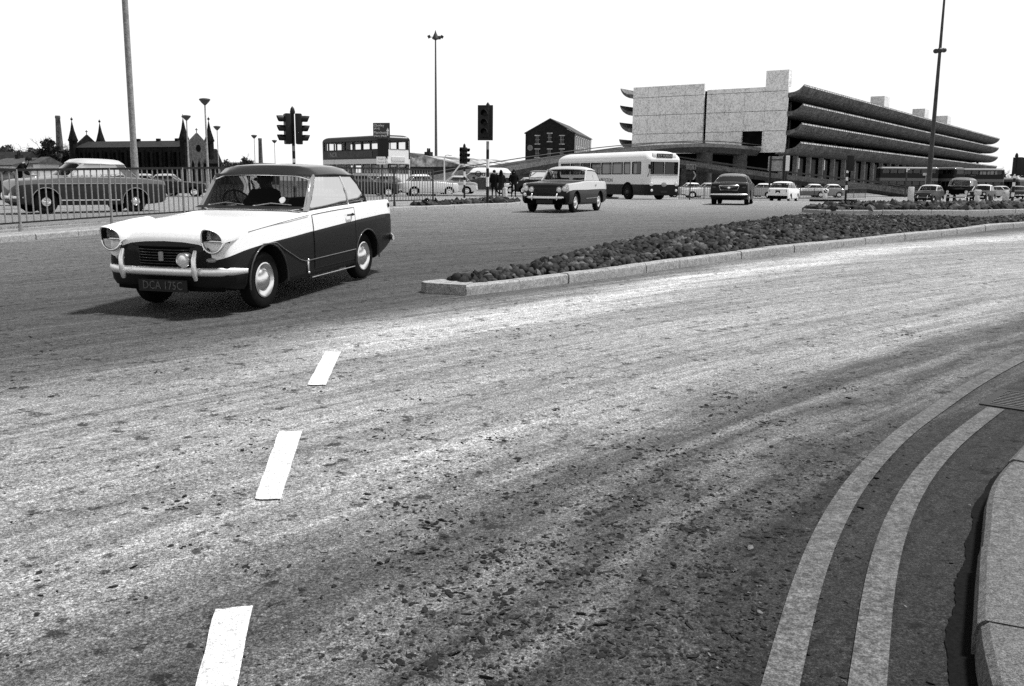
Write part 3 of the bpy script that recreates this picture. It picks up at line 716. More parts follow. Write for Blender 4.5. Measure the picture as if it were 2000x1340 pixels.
# headlamps with eyebrow hoods
for s in (-1,1):
    y=s*.56;z=.735;x=1.80
    M=Matrix.Translation((x-.01,y,z))@Matrix.Rotation(math.pi/2,4,'Y')
    b=MB();b.lathe([(.085,-.20),(.105,-.10),(.108,-.07),(.098,-.055)],28,M);hl=b.build('headlight',black,herald,smooth=50);b=MB();b.tube([(x+.03+.02*math.sin(-t),y+.115*math.cos(t),z+.115*math.sin(t)) for t in [R(175+190*k/16) for k in range(17)]],[.006]+[.014]*15+[.006],8);b.build('headlight_rim',chrome,hl,smooth=60)
    b=MB();b.lathe([(.099,-.055),(.083,-.035),(.05,-.018),(.001,-.012)],28,M);b.build('lens',mat('headlamp_glass',.22,rough=.3,spec=.5,amp=.35,scale=45),hl,smooth=60);b=MB();b.tube([(x-.015+.035*math.cos(q*1.3),y+.100*q,z-.008) for q in (-1,-.6,-.2,.2,.6,1)],[.008,.015,.017,.017,.015,.008],8);b.build('headlight_bar',chrome,hl,smooth=60)
    # hood: half ring sweeping back over the lamp
    rows=[]
    for k,(dx,rr) in enumerate([(.150,.113),(.135,.120),(.06,.127),(-.10,.131),(-.30,.124),(-.52,.105)]):
        rows.append([Vector((x+dx-(.085 if k<2 else .03)*abs(math.cos(t))**1.5,y+rr*math.cos(t)*1.0,z+rr*math.sin(t)+max(0,-dx)*.13)) for t in [R(-8+196*i/16) for i in range(17)]])
    inn=[Vector((p.x-.012,y+(p.y-y)*.93,z+(p.z-z)*.93)) for p in rows[0]]
    ins=[Vector((p.x-.09,y+(p.y-y)*.92,z+(p.z-z)*.92)) for p in rows[0]]
    b=MB();b.grid(rows);b.grid([inn,rows[0]]);b.grid([ins,inn],1);b.build('headlight_hood',[p_white,black],herald,smooth=60)
# front end: grille, fog lamp, indicators, plate
b=MB();rows=[]
for zz in (.665,.60,.52,.455): rows.append([(1.845-.10*(k/6-1)**4-.02*(k/6-1)**2,(k/6-1)*-.40,zz) for k in range(13)])
b.grid(rows);gr=b.build('grille',pitch,herald)
b=MB()
for i in range(7):
    z=.475+.027*i;b.tube([(1.853-.10*(k/6-1)**4-.02*(k/6-1)**2,(k/6-1)*.385,z) for k in range(13)],.0035,5)
b.build('grille_bar',mat('dull_chrome',.22,rough=.3,metal=1,amp=.1,scale=20),gr,smooth=60)
b=MB();b.rbox((1.862,0,.575),(.02,.05,.09),.008);b.build('badge',greymetal,gr)
b=MB();b.tube([(1.858-.10*(k/6-1)**4-.02*(k/6-1)**2,(k/6-1)*.42,.672) for k in range(13)],.008,6);b.build('grille_trim',black,gr,smooth=60)
lampset(herald,[(1.885,.262,.55)],.062,'fog_lamp',depth=.06)
for s in (-1,1):
    b=MB();b.ell((1.80,s*.505,.545),(.03,.055,.024),12,8);b.build('indicator',mat('amber_lens',.25,rough=.15,spec=.6,amp=.2,scale=40),herald,smooth=60)
b=MB();rows=[[(1.80-.06*(k/6-1)**4,(k/6-1)*-.60,z) for k in range(13)] for z in (.45,.33,.24)];b.grid(rows);b.build('front_valance',mat('shadowy_black',.004,rough=.9,spec=.06,amp=.3,scale=20),herald,smooth=60)
plate(herald,1.862,.295,'DCA 175C',wid=.54,h=.115,vis=mat('dull_plate_letters',.09,rough=.6,amp=.4,scale=40))
b=MB();b.grid([[(lerp(.25,.34,t)+.16*(1-(k/6-1)**2)+.0,-(k/6-1)*.66,lerp(.965,.945,t)+.012*(1-(k/6-1)**2)) for k in range(13)] for t in (0,1)]);b.build('scuttle',black,herald)
# wipers, sticker, mirror, handle, trims, tail lamps, door
for y0,y1 in ((.12,.56),(-.48,-.02)):
    b=MB();b.tube([(.40-abs(y0)*.16,y0,.975),(.385-abs(y0)*.15,y0+.2,1.005),(.36-abs(y1)*.1,y1*.95,.985)],[.007,.006,.004],6);b.ell((.40-abs(y0)*.16,y0,.972),(.02,.02,.012),8,6);b.build('wiper',greymetal,herald,smooth=60)
b=MB();M=Matrix.Translation((.262,.40,1.035))@Matrix.Rotation(R(62),4,'Y');b.lathe([(.001,0),(.038,0)],20,M);b.build('tax_disc',whitepaint,herald)
b=MB();b.ell((.06,0,1.25),(.012,.07,.022),10,6);b.build('mirror',black,herald,smooth=60)
for s in (-1,1):
    dr=MB();rows=[];xs_=[.20,.1,0,-.15,-.3,-.45,-.6,-.75,-.84]
    def sec_at(x,jj):
        i=min(range(len(HK)),key=lambda k:abs(HK[k][0]-x));
        for i in range(len(HK)-1):
            if HK[i][0]>=x>=HK[i+1][0]: break
        t=(HK[i][0]-x)/(HK[i][0]-HK[i+1][0]);a,c=Vector(HSEC[i][jj]),Vector(HSEC[i+1][jj]);return a.lerp(c,t)
    HK,HSEC=car_shell(HS);n=len(HSEC[0]);jl=[3,4,5,6,7,8] if s<0 else [n-3,n-4,n-5,n-6,n-7,n-8]
    rows=[[sec_at(x,j)+Vector((0,s*.005,0)) for x in xs_] for j in jl];rows[0]=[p+Vector((0,0,.03)) for p in rows[0]];rows[-1]=[p+Vector((0,0,-.012)) for p in rows[-1]]
    dr.grid(rows if s<0 else [r_[::-1] for r_ in rows],mf=lambda i,j:1 if i>=3 else 0)
    door=dr.build('door',[p_dark,p_white],herald,smooth=50)
    b=MB();ed=[r_[0] for r_ in rows]+rows[-1][1:]+[r_[-1] for r_ in rows[::-1]][1:]+rows[0][::-1][1:-1];b.tube([p+Vector((0,-s*.001,0)) for p in ed],.0045,5,closed=True);b.build('shut_line',black,door)
    b=MB();b.tube([(-.74,s*.738,.825),(-.74,s*.765,.825),(-.62,s*.765,.825),(-.60,s*.75,.825)],.011,6);b.ell((-.75,s*.745,.825),(.022,.016,.018),8,6);b.build('door_handle',black,door,smooth=60)
    b=MB();b.tube([(1.16+.385*math.cos(R(75)),s*.742,.285+.385*math.sin(R(75))),(1.16-.15,s*.744,.65),(.86,s*.742,.57),(.55,s*.739,.43),(.42,s*.739,.395),(-.1,s*.739,.40),(-.82,s*.739,.405)],.006,6);b.build('side_trim',mat('side_trim',.35,rough=.3,metal=1,amp=.1,scale=20),herald,smooth=60)
    b=MB();b.rbox((.36,s*.738,.33),(.035,.012,.15),.005);b.ell((.36,s*.744,.40),(.02,.01,.016),8,6);b.ell((.36,s*.744,.265),(.02,.01,.016),8,6);b.build('wing_badge',chrome,herald,smooth=60)
    b=MB();b.tube([(1.45,s*.70,.79),(.7,s*.722,.852),(.28,s*.722,.88)],.0028,5);b.build('bonnet_seam',black,herald)
    b=MB();b.tube([(.27,s*.728,.20),(-.8,s*.728,.2)],.006,5);b.build('sill_trim',greymetal,herald)
    b=MB();b.ell((-1.93,s*.686,.872),(.03,.014,.03),10,8);b.build('side_lamp',black,herald,smooth=60)
    b=MB();b.ell((-2.09,s*.58,.80),(.03,.05,.09),10,8);b.build('tail_light',mat('red_lens',.05,rough=.15,spec=.6,amp=.2,scale=40),herald,smooth=60)
    b=MB();b.ell((1.24,s*.64,.9),(.05,.035,.03),10,8);b.tube([(1.24,s*.64,.9),(1.25,s*.64,.84)],.008,5);
b=MB();b.tube([(-2.13,-.3,.22),(-1.6,-.3,.22)],.022,8);b.build('exhaust',darkmetal,herald,smooth=60)
# ---------------------------------------------------------------- other cars
def std(L=4.0,w=1.55,h=1.4,wb=2.4,hood=.86,cowl=.95,deck=.9,sill=.22,fo=None,r=.30,paint=p_dark,upper=None,roof=None,A=.35,A2=-.15,C2=-1.15,C=-1.5,crease=.70,**k):
    hw=w/2;fo=fo or (L-wb)*.44;xf=wb/2+fo;xr=-(wb/2+(L-wb-fo))
    bx=not k.pop('round',False)
    st=[(xf,hw*.86,sill+.14,crease*.86,hood-.09,hood-.05),(xf-.025,hw*.93,sill+.07,crease*.92,hood-.035,hood-.01),(xf-.09,hw*.96,sill+.03,crease*.96,hood-.01,hood+.01),(xf-.5,hw*.985,sill,crease,hood+.01,hood+.03)] if bx else [(xf,hw*.76,sill+.10,crease*.86,hood-.16,hood-.10),(xf-.03,hw*.88,sill+.06,crease*.92,hood-.09,hood-.05),(xf-.12,hw*.94,sill+.03,crease*.96,hood-.04,hood-.01),(xf-.5,hw*.985,sill,crease,hood,hood+.04)]
    st+=[(lerp(xf-.5,A,.6),hw,sill,crease,lerp(hood,cowl,.6),lerp(hood,cowl,.6)+.04),(A,hw,sill,crease,cowl,cowl+.03),((A+C)/2,hw*1.01,sill,crease*1.02,cowl+.01,cowl+.02),(C,hw,sill,crease*1.03,lerp(cowl,deck,.3)+.01,lerp(cowl,deck,.3)+.03)]
    if bx: k.setdefault('nosewhite',99)
    if C-xr>.35: st+=[(lerp(C,xr,.6),hw*.98,sill+.03,crease*1.02,deck+.01,deck+.02)]
    st+=[(xr+.10,hw*.95,sill+.07,crease*1.0,deck-.02,deck-.01),(xr+.03,hw*.9,sill+.12,crease*.96,deck-.06,deck-.06),(xr,hw*.8,sill+.16,crease*.92,deck-.12,deck-.12)]
    S=dict(wb=wb,hw=hw,r=r,track=w*.84,paint=paint,upper=upper or paint,roofpaint=roof or paint,sub=3,wd=18,st=st,
      cab=dict(A=A,A2=A2,C2=C2,C=C,wr=hw*.78,zr=h-.03,B=[lerp(A,C,.55)],**{'in':.91}),frame=None,
      fb=(xf+.05,sill+.22,hw*.94,.16,.045),rb=(xr-.05,sill+.22,hw*.94,.16,.045),xf=xf,xr=xr)
    cb=k.pop('cab',{});S['cab'].update(cb);S.update(k);return S
def rear_lights(root,S,y,z,r=(.02,.05,.08)):
    for s in (-1,1):
        b=MB();b.ell((S['xr']+.01,s*y,z),r,8,6);b.build('tail_light',mat('red_lens',.05),root,smooth=60)
def mkcar(name,label,px,Y,deg,S,cat='car',group=None,lamps=None,plt=None,rear=None,dz=0):
    p=on(px,Y,dz);rt,zs,hw,bd=car(name,label,cat,p,R(deg),S,group)
    xf=S['xf'];hh=S['hw']
    if lamps=='four':
        lampset(rt,[(xf+.0,s*y,z) for s in (-1,1) for y,z in ((hh*.78,.69),(hh*.55,.66))],.075)
    elif lamps: lampset(rt,[(xf+lamps[2],s*lamps[0],lamps[1]) for s in (-1,1)],lamps[3] if len(lamps)>3 else .09)
    if rear: rear_lights(rt,S,*rear)
    return rt
# heading: 0 deg = +x (right), -90 = towards the camera
p_vit=PAINT(.02,'vit');p_vith=PAINT(.10,'bonnet_grey')
S=std(3.88,1.52,1.34,2.32,cowl=.91,deck=.90,paint=p_vit,hood=.84,upper=PAINT(.5,'waist_reflection'),roof=PAINT(.5,'roof_grey'),A=.25,A2=-.08,C2=-1.06,C=-1.4,r=.29,fo=.66,crease=.66,hub=chrome,hubr=.58,over=(.38,),oh=.10,cab=dict(cq=.05,wr=.61),surround2=black,cpaint=p_vit,frame=black,archtrim=None,edge=.86)  # pale upper sides stand in for sky reflected in the dark paint
S['hood']=PAINT(.075,'bonnet_dark')
vit=mkcar('saloon_car','dark four-lamp saloon with a sky reflection painted along its waist driving towards the camera ahead of the bus',1104,28.6,-112,S,lamps='four')
for f in (0,):
    b=MB();rows=[[(S['xf']+.012-.03*(k/4-1)**2,-(k/4-1)*.36,z) for k in range(9)] for z in (.70,.5)];b.grid(rows);g=b.build('grille',pitch,vit)
    b=MB()
    for i in range(6): b.tube([(S['xf']+.022,-.36,.53+.03*i),(S['xf']+.03,0,.53+.03*i),(S['xf']+.022,.36,.53+.03*i)],.004,5)
    b.build('grille_bar',darkmetal,g)
    b=MB();b.grid([[(S['xf']+.02,y,z) for y in (-.62,-.2,.2,.62)] for z in (.42,.26)]);b.grid([[(S['xf']+.008-.05*(y/.6)**4,y,z) for y in (-.62,-.4,-.2,0,.2,.4,.62)] for z in (.735,.44)]);b.build('front_valance',pitch,vit)
    lampset(vit,[(S['xf']+.06,-.60,.52)],.05,'fog_lamp')
    for s in (-1,1):
        b=MB();b.tube([(-.7,s*.765,.80),(-.58,s*.775,.80)],.012,6);b.build('door_handle',black,vit)
        b=MB();b.tube([(.3,s*.765,.40),(-.8,s*.772,.42)],.007,5);b.build('side_trim',greymetal,vit)
        b=MB();b.ell((-1.93,s*.69,.86),(.03,.015,.025),8,6);b.build('side_lamp',black,vit)
plate(vit,S['xf']+.05,.32,'',wid=.5)
# parked saloon behind the railing
S=std(4.09,1.55,1.50,2.44,hood=.93,cowl=1.0,deck=.93,paint=PAINT(.045,'mid_dark'),upper=PAINT(.11,'upper_grey'),roof=PAINT(.5,'roof_white'),A=.62,A2=.18,C2=-.95,C=-1.32,r=.32,fo=.70,crease=.80,hub=chrome,hubr=.36,archtrim=greymetal,over=(.35,),oh=.14,cab=dict(cq=.34,wr=.65,gut=.10,bulge=.2,rbulge=.14,B=[-.25]),sg=sideglass,frame=lightmetal,cpaint=PAINT(.11,'upper_grey'),tw=.16,round=True)
hil=mkcar('saloon_car','two-tone rounded saloon with white roof parked behind the left railing',164,26.8,224,S,lamps=(.56,.74,-.05,.10))
for s in (-1,1):
    b=MB();b.tube([(.85,s*.775,.36),(-.75,s*.785,.36)],.014,6);b.build('side_trim',lightmetal,hil)
    b=MB();b.tube([(1.4,s*.765,.80),(.4,s*.785,.815),(-1.4,s*.775,.82)],.006,5);b.build('waist_trim',greymetal,hil)
b=MB();rows=[[(S['xf']+.01-.06*(k/4-1)**2,-(k/4-1)*.42,z) for k in range(9)] for z in (.70,.46)];b.grid(rows);b.build('grille',pitch,hil)
# dark car seen from behind, centre right
p_ford=PAINT(.012,'ford')
S=std(4.4,1.70,1.37,2.6,hood=.93,cowl=.96,deck=.95,paint=p_ford,roof=PAINT(.2,'ford_roof'),A=.45,A2=0,C2=-.80,C=-1.42,r=.31,crease=.72,bumpm=bumperm,sg=sideglass,cab=dict(cq=.05,wr=.60,rbulge=.12),rw=glassmat('bright_rear_glass',.4,4),cpaint=PAINT(.6,'ford_pillar'),tw=.20,rb=(-2.45,.47,.80,.12,.035))
fo=mkcar('saloon_car','black saloon seen from behind with a framed pale rear panel, driving away beside the bus',1431,43.0,72,S,rear=(.62,.78,(.02,.10,.04)))
b=MB();xr=S['xr'];P=[(xr-.02,-.40,.86),(xr-.035,0,.865),(xr-.02,.40,.86),(xr-.02,.43,.84),(xr-.01,.36,.66),(xr-.02,0,.655),(xr-.01,-.36,.66),(xr-.02,-.43,.84)];b.tube(P,.02,6,closed=True);pn=b.build('panel_trim',chrome,fo,smooth=60)
b=MB();b.grid([[(xr-.005,-.40,.85),(xr-.02,0,.855),(xr-.005,.40,.85)],[(xr-.0,-.36,.67),(xr-.015,0,.665),(xr-.0,.36,.67)]]);b.build('rear_panel',mat('rear_panel_silver',.13,rough=.4,amp=.5,scale=30),fo)
b=MB();b.ell((xr-.03,0,.76),(.015,.06,.06),12,8);b.build('badge',chrome,fo,smooth=60)
plate(fo,xr-.10,.50,'444 DFV',-1,.55,.11,vis=mat('dim_letters',.14,amp=.3,scale=40))
b=MB();b.rbox((xr+.4,0,.27),(.6,1.1,.10),.03);b.build('fuel_tank',pitch,fo)
# small white two-box car
S=std(3.66,1.50,1.47,2.21,hood=.92,cowl=.98,deck=1.02,paint=p_white,A=.55,A2=.1,C2=-1.2,C=-1.66,r=.29,crease=.75,fo=.64,cab=dict(cq=.10,wr=.60),rw=darkglass,sg=greyglass,rb=(-1.82,.42,.72,.12,.03),bumpm=darkmetal,tw=.18,surround=black)
aus=mkcar('estate_car','small white two-box car driving away right of the black saloon',1531,69,60,S,rear=(.60,.80,(.02,.03,.10)))
plate(aus,S['xr']-.02,.75,'',-1,.34,.19)
b=MB();b.grid([[(S['xr']-.03,y,z) for y in (-.7,0,.7)] for z in (.46,.26)]);b.build('rear_valance',pitch,aus)
# oncoming queue on the right
S=std(3.05,1.41,1.35,2.04,round=True,hood=.80,cowl=.90,deck=.92,paint=PAINT(.02,'mini'),roof=PAINT(.55,'mini_roof'),upper=PAINT(.06,'mini_up'),A=.50,A2=.1,C2=-1.0,C=-1.40,r=.25,crease=.62,cab=dict(cq=.10,wr=.56),sg=greyglass,over=(.34,),bumpm=mat('dull_chrome',.22))
mini=mkcar('small_car','small dark car with a pale roof leading the queue at the right',1813,70.5,-130,S,lamps=(.52,.62,-.04,.085),group=None)
b=MB();b.grid([[(S['xf']+.01,y,z) for y in (-.40,0,.40)] for z in (.60,.42)]);b.build('grille',pitch,mini)
S=std(4.1,1.72,1.95,2.5,hood=1.20,cowl=1.28,deck=1.3,paint=PAINT(.018,'van'),upper=PAINT(.05,'van_upper'),roof=PAINT(.16,'van_roof'),A=1.15,A2=.78,C2=-1.95,C=-2.02,r=.32,crease=.95,fo=.6,cab=dict(cq=2.0,wr=.70,B=[],gut=.16),sg=greyglass,cpaint=PAINT(.05,'van_upper'),bumpm=greymetal)
van=mkcar('van','tall dark van with a roof rack behind the small car at the right',1876,74,-126,S,cat='van',lamps=(.66,.86,.0,.09))
b=MB()
for y in (-.6,.6): b.tube([(.6,y,2.12),(-1.7,y,2.12)],.025,6)
for x in (.5,-.2,-.9,-1.6): b.tube([(x,-.6,2.12),(x,.6,2.12)],.02,6);b.tube([(x,-.6,1.93),(x,-.6,2.12)],.02,6);b.tube([(x,.6,1.93),(x,.6,2.12)],.02,6)
b.build('roof_rack',black,van);b=MB();b.grid([[(S['xf']+.01,y,z) for y in (-.6,0,.6)] for z in (1.05,.7)]);b.build('grille',pitch,van)
S=std(4.3,1.6,1.47,2.5,paint=PAINT(.015,'sal2'),roof=p_white,upper=PAINT(.03,'sal2u'),sg=greyglass,r=.31)
mkcar('saloon_car','dark saloon with a white roof behind the tall van at the right',1916,82,-128,S,lamps=(.6,.68,0,.09))
S=std(4.0,1.55,1.42,2.4,paint=PAINT(.07,'g3'),roof=PAINT(.3,'g3r'))
mkcar('saloon_car','grey car farthest back in the queue at the right edge',1988,104,-110,S)
S=std(4.0,1.55,1.42,2.4,paint=PAINT(.55,'g4'),sg=darkglass)
mkcar('saloon_car','pale car beside the coaches behind the right traffic light',1962,112,-60,S)
# ---------------------------------------------------------------- vans and cars on the left side road
S=std(4.3,1.8,2.1,2.6,hood=1.30,cowl=1.34,deck=1.3,paint=PAINT(.05,'bread_low'),upper=PAINT(.05,'bread_low'),roof=PAINT(.8,'bread_roof'),A=1.7,A2=1.15,C2=-2.0,C=-2.12,r=.33,crease=1.2,fo=.62,cab=dict(cq=2.6,wr=.72,B=[],gut=.34,crown=.06),cpaint=PAINT(.75,'bread_up'),pillarpaint=PAINT(.75,'bread_up'),sg=greyglass,bumpm=greymetal)
brd=mkcar('van','two-tone delivery van with script lettering standing behind the waiting people',948,76,176,S,cat='van',lamps=(.7,.8,0,.09))
b=MB();zz=1.62;M=Matrix.Translation((-.15,.80,zz))@Matrix.Rotation(math.pi,4,'Z')@Matrix.Rotation(R(80),4,'X');b.text('Queen',M,.62,xs=1.1,depth=.012);b.build('lettering',blackpaint,brd)
def simple(label,px,Y,deg,pt,roof=None,up=None,**k):
    g=k.pop('group',None);S=std(3.9,1.55,1.42,2.4,paint=pt,roof=roof,upper=up,sg=k.pop('sg',greyglass),**k);return mkcar('parked_car',label,px,Y,deg,S,group=g)
W=PAINT(.75,'w2');Gm=PAINT(.12,'g2');Lt=PAINT(.4,'l2')
simple('white saloon with a dark skirt standing left of the delivery van',880,72,186,W,Lt,Lt)
simple('white saloon parked behind the right end of the railing',838,63,20,W)
simple('dark saloon parked behind the railing left of the white one',775,64,4,Gm,Lt)
simple('mid grey saloon parked behind the railing near the bright car tail',722,60,8,PAINT(.05,'g5'),Gm)
S=std(4.2,1.7,1.95,2.5,hood=1.15,cowl=1.2,deck=1.2,paint=PAINT(.02,'lr'),upper=PAINT(.03,'lru'),roof=Gm,A=.9,A2=.7,C2=-1.9,C=-2.0,r=.36,cab=dict(cq=1.6,wr=.74,B=[]),cpaint=PAINT(.03,'lru'),bumpm=darkmetal)
mkcar('estate_car','dark boxy estate waiting behind the four-lamp saloon',1056,76,170,S)
simple('white car standing between the people and the dark boxy estate',1020,84,190,W,Lt)
# parked rows beyond the car park fence
rows=[(1372,88,186,W,Lt,'white saloon in the car park beside the chevron sign'),(1338,92,184,Lt,W,'pale car in the car park just right of the bus'),(1414,97,184,Gm,W,'grey car with a white roof in the car park left of the black saloon'),(1480,92,150,Lt,W,'white-roofed car in the car park just right of the black saloon'),(1502,100,150,Lt,W,'pale car behind another in the car park right of the black saloon'),(1525,98,176,Gm,W,'grey saloon in the car park behind the large sign posts'),(1577,100,178,Gm,W,'grey saloon with a white tail in the car park right of the large sign'),(1613,102,178,PAINT(.3,'l3'),W,'rightmost parked saloon in the car park, white at its tail')]
for px,Y,dg,a,c,l in rows: simple(l,px,Y,dg,a,c,W if a is Gm else None,sg=greyglass,group='cars in the car park beyond the fence')
for px,Y,l in ((300,62,'dark car parked far behind the left railing near the tall lamp column'),(345,60,'black car parked far behind the left railing beside the church')):
    simple(l,px,Y,10,PAINT(.02,'d7'),Lt)
simple('black car standing behind the left railing at the picture edge',-10,36,176,PAINT(.008,'d8'))
# ---------------------------------------------------------------- buses
def bus(name,label,pos,rz,L,Wd,bands,paints,wins,roofz,wheels,roofpaint,wr=.5,group=None,front=None,rearwin=None,glassm=darkglass,cr=.28,crown=.3):
    """bands: list of z levels; wins: {band index:(list of x ranges)}; paints: material per band"""
    root=thing(name,label,'bus',pos,rz,group);hl=L/2;hw=Wd/2
    xb=sorted({-hl+cr,hl-cr,*[v for w_ in wins.values() for r_ in w_ for v in r_]});yb=sorted({-hw+cr,hw-cr,*[v for fr in (front or {}).values() for r_ in fr for v in r_],*[v for fr in (rearwin or {}).values() for r_ in fr for v in r_]})
    per=[]  # (x,y,side tag)
    for x in xb: per.append((x,-hw,'r'))
    for k in range(1,5): a=R(-90+90*k/5);per.append((hl-cr+cr*math.cos(a),-hw+cr+cr*math.sin(a),'c'))
    for y in yb: per.append((hl,y,'f'))
    for k in range(1,5): a=R(90*k/5);per.append((hl-cr+cr*math.cos(a),hw-cr+cr*math.sin(a),'c'))
    for x in xb[::-1]: per.append((x,hw,'l'))
    for k in range(1,5): a=R(90+90*k/5);per.append((-hl+cr+cr*math.cos(a),hw-cr+cr*math.sin(a),'c'))
    for y in yb[::-1]: per.append((-hl,y,'b'))
    for k in range(1,5): a=R(180+90*k/5);per.append((-hl+cr+cr*math.cos(a),-hw+cr+cr*math.sin(a),'c'))
    n=len(per);b=MB();panes=[];mats=list(dict.fromkeys(paints))
    for k in range(len(bands)-1):
        z0,z1=bands[k],bands[k+1]
        for i in range(n):
            p,q=per[i],per[(i+1)%n];mx,my=(p[0]+q[0])/2,(p[1]+q[1])/2;w_=False
            if p[2]==q[2] and p[2] in 'lr' and any(a<mx<c for a,c in wins.get(k,[])): w_=True
            if p[2]==q[2]=='f' and any(a<my<c for a,c in (front or {}).get(k,[])): w_=True
            if p[2]==q[2]=='b' and any(a<my<c for a,c in (rearwin or {}).get(k,[])): w_=True
            if w_: panes.append((p,q,z0,z1))
            else: b.add([(p[0],p[1],z0),(q[0],q[1],z0),(q[0],q[1],z1),(p[0],p[1],z1)],[(0,1,2,3)],mats.index(paints[k]))
    body=b.build('body',mats,root,merge=True,smooth=40)
    for p,q,z0,z1 in panes:
        c=Vector(((p[0]+q[0])/2,(p[1]+q[1])/2,0));nrm=Vector((q[1]-p[1],-(q[0]-p[0]),0)).normalized();d=Vector((q[0]-p[0],q[1]-p[1],0));l=d.length;d.normalize()
        a0=Vector((p[0],p[1],z0));g=MB();o=-nrm*.02
        g.add([a0+o,a0+d*l+o,a0+d*l+Vector((0,0,z1-z0))+o,a0+Vector((0,0,z1-z0))+o],[(0,1,2,3)])
        wo=g.build('window',glassm,root)
        f=MB();r4=[a0+d*.02+Vector((0,0,.02)),a0+d*(l-.02)+Vector((0,0,.02)),a0+d*(l-.02)+Vector((0,0,z1-z0-.02)),a0+d*.02+Vector((0,0,z1-z0-.02))]
        f.tube(r4,.028,4,closed=True);f.build('window_frame',black,wo)
    rows=[]
    for k in range(7):
        t=k/6;ins=(1-math.cos(t*math.pi/2))*wr;rows.append([(p[0]*(1-ins/hl),p[1]*(1-min(.995,ins/hw)),bands[-1]+math.sin(t*math.pi/2)*(roofz-bands[-1])) for p in per])
    r_=MB();r_.grid(rows,closed=True);r_.add(rows[-1],[tuple(range(n))]);r_.build('roof',roofpaint,root,merge=True,smooth=50)
    f=MB();f.box((0,0,bands[1]-.1 if len(bands)>2 else .6),(L-.2,Wd-.15,.05));f.build('floor',interior,root)
    for x,rr in wheels:
        for s in (-1,1):
            a=MB();a.add([(x+rr*1.28*math.cos(t),s*(hw+.006),rr+rr*1.28*math.sin(t)) for t in [R(-20+220*k/18) for k in range(19)]],[tuple(range(19))[::s]]);a.build('wheel_arch',pitch,root)
            wheel(root,x,s*(hw-.10),rr,.26,darkmetal,.5,detail=16)
    return root
def seats_row(root,xs_,z,w_):
    for x in xs_:
        for s in (-1,1):
            b=MB();b.rbox((x,s*w_*.28,z),(.12,w_*.38,.55),.05);b.build('seat',interior,root,smooth=40)
cream=PAINT(.66,'cream');creamf=PAINT(.85,'cream_front');skirt=PAINT(.008,'skirt');bdark=PAINT(.02,'bus_dark')
# single-decker in front of the ramp
L=10.9;Wd=2.5
ang=-63
bp=on(1199,61.4)
sbx=[-4.9,-3.6,-2.3,-1.0,.3,1.6,2.9,3.7]
wins={3:[(a+.05,c-.05) for a,c in zip(sbx,sbx[1:])]+[(3.85,4.8)]}
sb=bus('single_decker_bus','cream and black single-decker bus crossing in front of the ramp',bp,R(ang),L,Wd,[.30,.95,1.35,1.55,2.30,2.42],[skirt,cream,cream,cream,cream],wins,2.95,[(3.4,.48),(-2.4,.48)],PAINT(.8,'bus_roof'),wr=.8,front={3:[(-1.0,-.02),(.02,1.0)]},rearwin={3:[(-.8,.8)]},glassm=glassmat('bus_glass',.30,1.6))
seats_row(sb,[-3.6,-2.7,-1.8,-.9,0,.9,1.8],1.35,Wd)
hl=L/2
b=MB();b.text('PRESTON',Matrix.Translation((1.0,-Wd/2-.006,1.18))@Matrix.Rotation(R(90),4,'X'),.34,depth=.004);b.build('lettering',mat('grey_lettering',.06,amp=.3,scale=20),sb)
b=MB();b.rbox((hl-.10,0,2.66),(.16,1.75,.34),.06);db=b.build('destination_box',creamf,sb,smooth=40)
b=MB();b.box((hl-.015,0,2.66),(.02,1.15,.24));b.build('blind',blackpaint,db)
b=MB();b.text('319 WARDS',Matrix.Translation((hl-.002,0,2.66))@Matrix.Rotation(R(90),4,'Z')@Matrix.Rotation(R(90),4,'X'),.22,depth=.003,xs=.9);b.build('blind_letters',mat('dim_letters2',.4),db)
b=MB();b.grid([[(hl+.006,y,z) for y in (-.95,-.5,0,.5,.95)] for z in (1.5,.95)]);b.build('front_panel',creamf,sb)
lampset(sb,[(hl+.01,s*.92,1.0) for s in (-1,1)],.13);lampset(sb,[(hl+.02,s*.90,.60) for s in (-1,1)],.08,'fog_lamp')
b=MB();b.ell((hl+.01,0,.95),(.02,.2,.14),14,8);b.build('badge',greymetal,sb)
b=MB();b.rbox((hl+.015,0,.50),(.02,.5,.12),.01);pl=b.build('number_plate',blackpaint,sb)
for s in (-1,1):
    b=MB();b.tube([(hl-.1,s*1.15,1.4),(hl+.25,s*1.25,1.75),(hl+.25,s*1.25,1.95)],.02,5);b.rbox((hl+.25,s*1.27,2.0),(.04,.16,.26),.02);b.build('mirror',black,sb)
b=MB();b.tube([(hl+.02,-1.0,1.5),(hl+.02,1.0,1.5)],.014,5);b.build('waist_trim',darkmetal,sb)
# double-decker at the left
ddp=on(714,73.5);L=9.0;Wd=2.44
ddx=[-4.1,-3.35,-2.15,-.95,.25,1.45,2.65,3.85]
cb_=PAINT(.55,'dd_cream')
dd=bus('double_decker_bus','dark and cream double-decker bus passing behind the left railing',ddp,R(-48),L,Wd,[.32,1.35,1.55,2.25,2.62,3.30,3.95,4.02],[bdark,cb_,PAINT(.30,'dd_mid'),cb_,bdark,bdark,bdark],{2:[(a+.06,c-.06) for a,c in zip(ddx,ddx[1:])],5:[(a+.06,c-.06) for a,c in zip(ddx,ddx[1:])]},4.37,[(2.6,.5),(-2.4,.5)],PAINT(.04,'dd_roof'),wr=.5,front={2:[(-.95,-.03),(.03,.95)],5:[(-.95,-.03),(.03,.95)]},rearwin={5:[(-.7,.7)]},glassm=glassmat('clear_glass',.92,1.35))
b=MB();b.box((-.3,-Wd/2-.012,2.98),(6.4,.02,.5));ad=b.build('advertisement',mat('advert_grey',.035,amp=.6,scale=6),dd)
